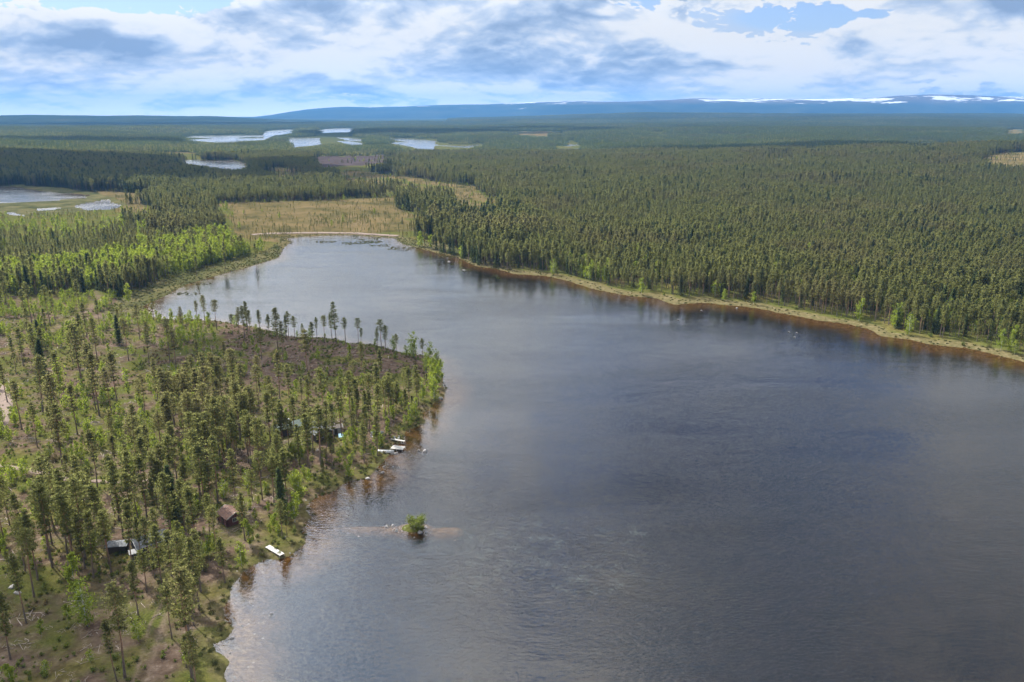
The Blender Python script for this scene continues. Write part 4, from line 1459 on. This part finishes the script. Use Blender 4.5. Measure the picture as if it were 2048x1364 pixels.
solid('red_log', (0.070, 0.022, 0.016), 0.85, 0.3, 3.0)
solid('dark_board', (0.040, 0.029, 0.022), 0.85, 0.3, 3.0)
solid('rust_roof', (0.095, 0.045, 0.028), 0.8, 0.4, 1.6)
solid('green_roof', (0.040, 0.055, 0.046), 0.92, 0.25, 1.2)
solid('grey_roof', (0.085, 0.088, 0.094), 0.92, 0.35, 1.2)
solid('slate_roof', (0.052, 0.055, 0.062), 0.92, 0.3, 1.6)
solid('white_paint', (0.26, 0.255, 0.245), 0.5, 0.08, 2.0)
solid('pale_trim', (0.22, 0.20, 0.175), 0.6, 0.15, 2.0)
solid('jetty_wood', (0.24, 0.225, 0.205), 0.8, 0.22, 2.5)
solid('boat_white', (0.27, 0.27, 0.265), 0.35, 0.08, 1.0)
solid('boat_grey', (0.15, 0.155, 0.16), 0.45, 0.12, 1.0)
solid('gravel', (0.088, 0.057, 0.040), 0.95, 0.18, 1.4)
solid('blue_tarp', (0.072, 0.144, 0.187), 0.5, 0.2, 1.5)
M['glass'] = simple('glass', (0.03, 0.035, 0.04), 0.08, 0.1, 1.0)


def box(x0, x1, y0, y1, z0, z1):
    v = np.array([(x, y, z) for z in (z0, z1) for x, y in ((x0, y0), (x1, y0), (x1, y1), (x0, y1))], float)
    f = np.array([(3, 2, 1, 0), (4, 5, 6, 7), (0, 1, 5, 4), (1, 2, 6, 5), (2, 3, 7, 6), (3, 0, 4, 7)])
    return v, f


def part(name, mat, parent, *shapes, smooth=False, **props):
    v, f, n = [], {}, 0
    for sv, sf in shapes:
        v.append(np.asarray(sv, float))
        sf = np.asarray(sf)
        f.setdefault(sf.shape[1], []).append(sf + n)
        n += len(sv)
    fs = [np.concatenate(x) for x in f.values()]
    return link(name, new_mesh(name, np.concatenate(v), fs, [mat], smooth=smooth), parent, **props)


def place(name, px, py, zrot, label, cat, group=None, on_water=None):
    z = 0.0 if on_water is not None else 1.0
    for _ in range(3):
        g0 = ground_pt(px, py, z)
        z = on_water if on_water is not None else float(ground_z(g0[:1], g0[1:])[0])
    o = link(name, None, label=label, category=cat, group=group)
    o.location = (g0[0], g0[1], z)
    o.rotation_euler = (0, 0, R(zrot))
    return o


def slab(a, b, c, d, th):
    """a sloping slab between four top corners, th thick"""
    P = np.array([a, b, c, d], float)
    n = np.cross(P[1] - P[0], P[3] - P[0])
    n /= np.linalg.norm(n)
    if n[2] < 0:
        n = -n
    lo = P - n * th
    v = np.concatenate([lo, P])
    f = np.array([(3, 2, 1, 0), (4, 5, 6, 7), (0, 1, 5, 4), (1, 2, 6, 5), (2, 3, 7, 6), (3, 0, 4, 7)])
    return v, f


def cabin(name, px, py, zrot, L, Wd, hw, rise, wall, roofm, trim, label, cat='cabin', chimney=None, logs=False, over=0.35, windows=True, group=None):
    """ridge along local x; the gable with the window looks along +x"""
    o = place(name, px, py, zrot, label, cat, group)
    x, y = L / 2, Wd / 2
    body = box(-x, x, -y, y, -0.4, hw)
    gv, gf = [], []
    for s in (-1, 1):
        gv.append((np.array([(s * x, -y, hw), (s * x, y, hw), (s * x, 0, hw + rise), (s * (x - 0.12), -y, hw), (s * (x - 0.12), y, hw), (s * (x - 0.12), 0, hw + rise)], float),
                   np.array([(0, 1, 2), (5, 4, 3)])))
    part('wall', wall, o, body, *gv)
    if logs:
        zs = np.arange(0.12, hw, 0.24)
        rounds = []
        for z in zs:
            for s in (-1, 1):
                rounds.append(tube([(-x - 0.25, s * (y + 0.01), z), (x + 0.25, s * (y + 0.01), z)], [0.125, 0.125], 6))
                rounds.append(tube([(s * (x + 0.01), -y - 0.25, z + 0.06), (s * (x + 0.01), y + 0.25, z + 0.06)], [0.125, 0.125], 6))
        for r_ in rounds:
            lg = part('log', wall, o, r_)
    e = over
    k = rise / y
    zr, ze = hw + rise + 0.10, hw - k * e + 0.10
    for s in (-1, 1):
        rf = part('roof', roofm, o, slab((-x - e, 0, zr), (x + e, 0, zr), (x + e, s * (y + e), ze), (-x - e, s * (y + e), ze), 0.10))
        # roofing sheets lie in courses: a raised batten every 0.6 m
        xs = np.arange(-x - e + 0.3, x + e, 0.6)
        part('batten', roofm, rf, *[slab((a, 0, zr + 0.035), (a + 0.06, 0, zr + 0.035), (a + 0.06, s * (y + e), ze + 0.035), (a, s * (y + e), ze + 0.035), 0.03) for a in xs])
        for t in (-1, 1):
            a = t * (x + e + 0.003)
            b = t * (x + e + 0.06)
            part('bargeboard', trim, o, slab((a, 0, zr + 0.05), (b, 0, zr + 0.05), (b, s * (y + e), ze + 0.05), (a, s * (y + e), ze + 0.05), 0.22))
    if chimney:
        cx_, cm = chimney
        part('chimney', cm, o, box(cx_ - 0.25, cx_ + 0.25, -0.25, 0.25, hw + rise * 0.4, hw + rise + 0.9), box(cx_ - 0.31, cx_ + 0.31, -0.31, 0.31, hw + rise + 0.9, hw + rise + 1.0))
    if windows:
        d = 0.14 if logs else 0.0
        w = part('window', trim, o, box(x + d, x + d + 0.05, -0.75, 0.35, 0.85, 0.95), box(x + d, x + d + 0.05, -0.75, 0.35, 1.75, 1.85), box(x + d, x + d + 0.05, -0.75, -0.65, 0.95, 1.75), box(x + d, x + d + 0.05, 0.25, 0.35, 0.95, 1.75), box(x + d, x + d + 0.05, -0.23, -0.17, 0.95, 1.75))
        part('pane', M['glass'], w, box(x + d, x + d + 0.02, -0.65, -0.23, 0.95, 1.75), box(x + d, x + d + 0.02, -0.17, 0.25, 0.95, 1.75))
        dr = part('door', M['dark_board'] if wall is not M['dark_board'] else M['pale_trim'], o, box(-0.45, 0.45, -y - d - 0.05, -y - d, 0.0, 1.95))
        part('handle', M['pale_trim'], dr, box(0.30, 0.36, -y - d - 0.11, -y - d - 0.05, 0.95, 1.0))
    return o


cabin('log_cabin', 463, 1042, -46, 4.4, 3.8, 2.1, 0.95, M['red_log'], M['rust_roof'], M['pale_trim'], 'small red log cabin with rust-brown roof and pale bargeboards near the cove', logs=True)
cabin('grey_roofed_cabin', 301, 1098, 42, 6.0, 4.6, 2.3, 1.1, M['dark_board'], M['grey_roof'], M['white_paint'], 'dark cabin with a pale grey metal roof half hidden among pines', chimney=(1.2, M['slate_roof']))
cabin('green_roofed_cabin', 575, 866, 38, 8.0, 4.4, 2.3, 0.9, M['dark_board'], M['green_roof'], M['dark_board'], 'long dark cabin with a grey-green roof, leftmost of the three by the point', chimney=(0.6, M['white_paint']))
cabin('slate_roofed_cabin', 640, 874, -52, 5.6, 5.2, 2.4, 1.4, M['dark_board'], M['slate_roof'], M['white_paint'], 'dark cabin with a slate-grey roof edged by a white bargeboard', chimney=(-1.8, M['white_paint']))
cabin('garden_shed', 671, 865, 20, 3.4, 2.6, 1.9, 0.5, M['white_paint'], M['dark_board'], M['white_paint'], 'small white-walled shed beside the slate-roofed cabin', 'shed', windows=True)
cabin('wood_shed', 238, 1101, 8, 3.6, 2.2, 1.7, 0.35, M['dark_board'], M['grey_roof'], M['grey_roof'], 'low open-looking wood shed with a grey roof left of the grey-roofed cabin', 'shed', windows=False)
cabin('privy', 272, 1117, 30, 1.6, 1.4, 1.8, 0.4, M['dark_board'], M['white_paint'], M['white_paint'], 'tiny hut with a whitish roof below the grey-roofed cabin', 'hut', windows=False)


# plank jetties
def jetty(px, py, zrot, L, Wd, ztop, label, n, rail=False):
    o = place('jetty', px, py, zrot, label, 'jetty', 'jetties on the near shore', on_water=0.0)
    wd = L / n
    for k in range(n):
        a = -L / 2 + k * wd
        dz = rng.normal(0, 0.006)
        part('plank', M['jetty_wood'], o, box(a + 0.012, a + wd - 0.012, -Wd / 2 + rng.normal(0, 0.01), Wd / 2 + rng.normal(0, 0.01), ztop - 0.045 + dz, ztop + dz))
    for s in (-1, 1):
        part('beam', M['dead_wood'], o, box(-L / 2 + 0.05, L / 2 - 0.05, s * (Wd / 2 - 0.18) - 0.05, s * (Wd / 2 - 0.18) + 0.05, ztop - 0.20, ztop - 0.052))
        for t in (-0.46, 0.0, 0.46):
            part('post', M['dead_wood'], o, tube([(t * L, s * (Wd / 2 - 0.02), -1.2), (t * L, s * (Wd / 2 - 0.02), ztop - 0.06)], [0.07, 0.07], 6))
    return o


jetty(550, 1107, -40, 5.4, 1.2, 0.80, 'narrow pale plank jetty in the cove below the red cabin', 20)
jetty(796, 899, -14, 3.6, 2.2, 0.62, 'wide pale plank bathing jetty beside the white rowing boat', 14)
jetty(796, 884, -22, 4.4, 0.75, 0.66, 'thin pale plank footbridge jetty above the bathing jetty', 16)


# boats pulled ashore
def boat(px, py, zrot, L, B, D, mat, label, upturned, group='boats on the near shore'):
    o = place('rowing_boat', px, py, zrot, label, 'boat', group)
    st = np.linspace(0, 1, 13)
    half = B / 2 * np.sin(np.pi * np.clip(0.16 + 0.84 * st, 0, 1)) ** 0.62
    half[-1] = 0.02
    sheer = D * (1 + 0.28 * (st - 0.4) ** 2 + 0.18 * np.maximum(0, st - 0.7))
    ring = np.linspace(-1, 1, 9)
    v = []
    for s, h, d in zip(st, half, sheer):
        for q_ in ring:
            v.append((L * (s - 0.5), h * math.copysign(abs(q_) ** 0.8, q_), d * (abs(q_) ** 2.2) + 0.10 * max(0, s - 0.75)))
    v = np.array(v)
    i = np.arange(13 * 9).reshape(13, 9)
    f = np.stack([i[:-1, :-1], i[1:, :-1], i[1:, 1:], i[:-1, 1:]], -1).reshape(-1, 4)
    inner = v * np.array([0.98, 0.94, 1.0]) + np.array([0, 0, 0.03])
    n = len(v)
    caps = np.array([[i[0, k], i[0, k + 1], i[0, 8 - k - 1], i[0, 8 - k]] for k in range(4)])

    def flip(a):
        a = np.array(a, float)
        if upturned:
            a = a * np.array([1, -1, -1]) + np.array([0, 0, D * 1.12])
        return a
    hull = part('hull', mat, o, (flip(np.concatenate([v, inner])), np.concatenate([f, f[:, ::-1] + n, caps])), smooth=True)
    part('keel', mat, hull, (flip(box(-L * 0.45, L * 0.42, -0.03, 0.03, -0.07, 0.012)[0]), box(0, 1, 0, 1, 0, 1)[1]))
    for s in (0, 8):
        part('gunwale', M['pale_trim'], o, tube(flip(v[i[:, s]]), np.full(13, 0.035), 5))
    if not upturned:
        for t in (0.25, 0.5, 0.72):
            b = np.interp(t, st, half) * 0.92
            part('thwart', M['pale_trim'], o, box(L * (t - 0.5) - 0.12, L * (t - 0.5) + 0.12, -b, b, D * 0.62, D * 0.62 + 0.04))
    return o


boat(772, 904, -4, 4.6, 1.5, 0.55, M['boat_white'], 'upturned white rowing boat beside the bathing jetty', True)
boat(789, 908, 40, 2.2, 0.7, 0.25, M['boat_white'], 'short white dinghy drawn up between rowing boat and water', False)
boat(755, 867, 6, 3.6, 1.4, 0.55, M['boat_grey'], 'grey upturned boat lying under the pines above the jetties', True)

# garden chairs and a covered pile by the cabins


def chair(px, py, zrot, label):
    o = place('garden_chair', px, py, zrot, label, 'chair', 'white garden chairs by the shore')
    part('seat', M['white_paint'], o, box(-0.26, 0.26, -0.25, 0.25, 0.40, 0.45))
    part('backrest', M['white_paint'], o, slab((-0.26, 0.25, 0.45), (0.26, 0.25, 0.45), (0.26, 0.42, 1.02), (-0.26, 0.42, 1.02), 0.04))
    for a in (-1, 1):
        for b in (-1, 1):
            part('leg', M['white_paint'], o, box(a * 0.22 - 0.025, a * 0.22 + 0.025, b * 0.21 - 0.025, b * 0.21 + 0.025, 0.0, 0.40))
    return o


chair(790, 879, 30, 'left white garden chair by the thin footbridge jetty')
chair(797, 878, -20, 'right white garden chair by the thin footbridge jetty')
chair(744, 876, 60, 'white garden chair among the trees below the grey boat')
o = place('covered_woodpile', 682, 876, 15, 'low woodpile under a blue-grey tarpaulin below the white shed', 'woodpile')
part('logs', M['dead_wood'], o, *[tube([(-0.5, y_, z_), (0.5, y_, z_)], [0.12, 0.12], 6) for z_ in (0.12, 0.35, 0.58) for y_ in np.arange(-1.2, 1.3, 0.25)])
part('tarpaulin', M['blue_tarp'], o, slab((-0.6, -1.4, 0.80), (0.6, -1.4, 0.80), (0.6, 1.4, 0.84), (-0.6, 1.4, 0.84), 0.05), box(-0.64, -0.603, -1.4, 1.4, 0.45, 0.80), box(0.603, 0.64, -1.4, 1.4, 0.45, 0.80))
# white dish-like stone slab in the wood
for px_, py_, s_, lab in ((636, 901, 0.7, 'pale boulder in the wood below the dark cabins'), (25, 1174, 0.9, 'pale boulder on the mossy ground left of the tall pine'), (35, 1186, 0.8, 'second pale boulder just below the one by the tall pine')):
    o = place('boulder', px_, py_, float(rng.uniform(0, 360)), lab, 'boulder', 'pale boulders on the left bank')
    link('stone', rock_mesh('stone', int(px_), M['pale_rock']), o).scale = (s_, s_ * 0.8, s_ * 0.8)

# stones standing in the lake
for px_, py_, sx_, sz_, mt, lab in (
        (850, 902, 1.05, 0.9, 'rock', 'large dark boulder in the water right of the bathing jetty'),
        (838, 900, 0.45, 0.4, 'rock', 'small dark boulder left of the large one in the water'),
        (542, 1228, 0.55, 0.5, 'rock', 'lone brown boulder in the water below the cove'),
        (484, 1251, 0.28, 0.3, 'rock', 'small dark stone in shallow water below the lone boulder'),
        (465, 1275, 0.62, 0.5, 'pale_rock', 'pale boulder at the waterline of the nearest bank'),
        (453, 1281, 0.5, 0.4, 'rock', 'dark boulder beside the pale one at the nearest bank'),
        (460, 1306, 0.25, 0.25, 'rock', 'tiny stone off the reedy corner of the nearest bank'),
        (736, 957, 0.8, 0.5, 'pale_rock', 'flat pale boulder on the bank facing the islet'),
        (765, 944, 0.7, 0.6, 'pale_rock', 'round pale boulder in the brown shallows below the boat'),
        (768, 933, 0.4, 0.4, 'pale_rock', 'left small pale stone in the shallows below the boat'),
        (786, 933, 0.35, 0.35, 'pale_rock', 'middle small pale stone in the shallows below the boat'),
        (797, 932, 0.3, 0.3, 'pale_rock', 'right small pale stone in the shallows below the boat'),
        (881, 798, 0.95, 0.8, 'rock', 'dark boulder at the waterline on the tip of the point'),
        (890, 771, 0.6, 0.5, 'rock', 'low dark stone off the birch-covered tip of the point'),
        (569, 1080, 0.5, 0.45, 'pale_rock', 'pale stone on the bank above the narrow jetty'),
        (535, 1121, 0.5, 0.25, 'rock', 'flat dark stone left of the narrow jetty'),
        (773, 1052, 0.65, 0.4, 'rock', 'dark stone at the left end of the islet shoal'),
        (793, 1059, 0.5, 0.4, 'rock', 'dark stone just left of the islet bush'),
        (852, 1064, 0.5, 0.4, 'rock', 'dark stone at the right edge of the islet'),
        (840, 1064, 0.9, 0.5, 'rock', 'broad dark boulder under the islet bush'),
        (786, 1050, 0.5, 0.4, 'pale_rock', 'pale stone left of the islet bush'),
        (851, 1055, 0.5, 0.45, 'pale_rock', 'pale stone right of the islet bush'),
        (1403, 621, 0.6, 0.5, 'rock', 'grey stone in the water off the far right shore'),
        (1357, 639, 0.7, 0.4, 'rock', 'dark stone further out off the far right shore'),
        (1578, 663, 0.6, 0.4, 'rock', 'left dark stone off the widest part of the sedge shore'),
        (1590, 674, 0.55, 0.4, 'rock', 'lowest dark stone off the widest part of the sedge shore'),
        (1594, 665, 0.6, 0.5, 'rock', 'grey stone off the widest part of the sedge shore'),
        (1474, 616, 0.8, 0.6, 'rock', 'dark stone close to the far right shore'),
        (927, 540, 1.3, 0.7, 'rock', 'dark low stone off the reeds at the lake head'),
        (898, 523, 1.2, 0.6, 'rock', 'small dark stone among the outer reeds at the lake head')):
    g0 = ground_pt(px_, py_)
    gz0 = float(ground_z(g0[:1], g0[1:])[0])
    o = link('boulder', None, label=lab, category='boulder', group='stones along the lake')
    o.location = (g0[0], g0[1], max(gz0, -0.25) if gz0 < 0 else gz0)
    o.rotation_euler = (0, 0, float(rng.uniform(0, 6.28)))
    st_ = link('stone', rock_mesh('stone', int(px_ * 3 + py_), M[mt]), o)
    st_.scale = (sx_, sx_ * 0.75, sz_ + (0.2 if gz0 < -0.1 else 0))


# ------------------------------------------------------------------ roads
def road(name, pl, w, label, cat='road'):
    P = np.array(pl, float)
    t = np.linspace(0, len(P) - 1, 60)
    px_ = np.interp(t, np.arange(len(P)), P[:, 0])
    py_ = np.interp(t, np.arange(len(P)), P[:, 1])
    k = np.ones(7) / 7
    px_ = np.convolve(np.pad(px_, 3, mode='edge'), k, 'valid')
    py_ = np.convolve(np.pad(py_, 3, mode='edge'), k, 'valid')
    g = ground_pt(px_, py_, 1.0)
    z = ground_z(g[:, 0], g[:, 1])
    g = np.stack([ground_pt(a, b, c) for a, b, c in zip(px_, py_, z)])
    d = np.gradient(g, axis=0)
    d /= np.linalg.norm(d, axis=1)[:, None]
    nrm = np.stack([-d[:, 1], d[:, 0]], -1)
    v, cols = [], (-0.5, -0.42, -0.15, 0.15, 0.42, 0.5)
    zc_ = np.maximum(np.maximum(ground_z(*(g + nrm * w * 0.4).T), ground_z(*(g - nrm * w * 0.4).T)), z) + 0.14
    for c in cols:
        q_ = g + nrm * w * c
        drop = 0.55 if abs(c) == 0.5 else (0.0 if abs(c) == 0.42 else 0.03)
        v.append(np.column_stack([q_, zc_ - drop]))
    v = np.stack(v, 1).reshape(-1, 3)
    i = np.arange(len(v)).reshape(-1, len(cols))
    f = np.stack([i[:-1, :-1], i[1:, :-1], i[1:, 1:], i[:-1, 1:]], -1).reshape(-1, 4)
    link(name, new_mesh(name, v, f, [M['gravel']], smooth=True), kind='structure', label=label, category=cat)


road('gravel_road', [(-70, 905), (-30, 880), (-4, 855), (5, 826), (8, 802), (0, 782), (-30, 758), (-90, 735)], 5.6, 'pinkish gravel road bending in at the left edge of the wood')
road('causeway_road', [(500, 470), (540, 467), (575, 466), (620, 465.5), (660, 466), (700, 467), (760, 470), (800, 473)], 6.0, 'pale gravel causeway between the bog and the lake head')
road('dirt_path', [(-40, 925), (10, 933), (60, 941), (110, 955), (150, 962), (200, 963), (250, 966), (300, 961)], 1.9, 'narrow sandy path through the thinned wood', 'path')


# ------------------------------------------------------------------ overhead clouds out of view, added for their shade over parts of the land
cm_, ct_ = material('cloud_white')
cd_ = ct_.add('ShaderNodeBsdfDiffuse', ins={'Color': (0.88, 0.88, 0.88, 1)})
cl_ = ct_.add('ShaderNodeBsdfTranslucent', ins={'Color': (0.85, 0.86, 0.88, 1)})
ct_.put(ct_.out.inputs[0], ct_.add('ShaderNodeMixShader', ins={0: 0.5, 1: cd_.outputs[0], 2: cl_.outputs[0]}).outputs[0])
CLOUD_H = 1300.0
off_ = CLOUD_H / math.tan(SUN_EL)
for k_, (sx_, sy_, ra_, rb_, th_, lab_) in enumerate((
        (-128, 78, 76, 60, 40, 'unseen small cloud whose shade falls on the nearest left bank'),
        (-78, 292, 62, 34, 30, 'unseen cloud scrap whose shade falls on the bare slope of the point'),
        (-640, 1200, 420, 270, 160, 'unseen cloud whose shade darkens the wooded hill on the left'),
        (1150, 1780, 850, 230, 200, 'unseen long cloud whose shade darkens the far edge of the right forest'),
        (2300, 6900, 1900, 500, 350, 'unseen broad cloud whose shade darkens the far ridge'),
        (-3300, 5800, 1900, 600, 350, 'unseen broad cloud whose shade darkens the far land on the left'),
        (1300, 3900, 1500, 330, 250, 'unseen long cloud whose shade darkens the plain right of the far lakes'),
        (-1500, 2300, 600, 260, 180, 'unseen cloud whose shade darkens the wood behind the left hill'),
        (-300, 3300, 700, 200, 150, 'unseen flat cloud whose shade darkens the land before the far lakes'))):
    nu, nv = 64, 24
    uu, vv_ = np.meshgrid(np.linspace(0, 2 * np.pi, nu, endpoint=False), np.linspace(-np.pi / 2, np.pi / 2, nv))
    rr_ = 1.0 + 0.55 * (fnoise(np.cos(uu) * 3 + 40 * k_, np.sin(uu) * 3 + vv_ * 1.2, 1.0, 200 + k_, 4) - 0.5)
    cx_ = np.cos(uu) * np.cos(vv_) * rr_
    cy_ = np.sin(uu) * np.cos(vv_) * rr_
    cz_ = np.sin(vv_) * (1 + 0.9 * (fnoise(cx_ * 3 + 9, cy_ * 3, 1.0, 230 + k_, 3) - 0.4))
    cz_ = np.where(cz_ < 0, cz_ * 0.18, cz_)
    ids_ = np.arange(nu * nv).reshape(nv, nu)
    nx_ = np.roll(ids_, -1, axis=1)
    cf_ = np.stack([ids_[:-1], nx_[:-1], nx_[1:], ids_[1:]], -1).reshape(-1, 4)
    co_ = link('cloud', new_mesh('cloud', np.stack([cx_ * ra_, cy_ * rb_, cz_ * th_], -1).reshape(-1, 3), cf_, [cm_], smooth=True), kind='structure', label=lab_, category='cloud')
    co_.location = (sx_ + math.sin(SUN_AZ) * off_, sy_ + math.cos(SUN_AZ) * off_, CLOUD_H)
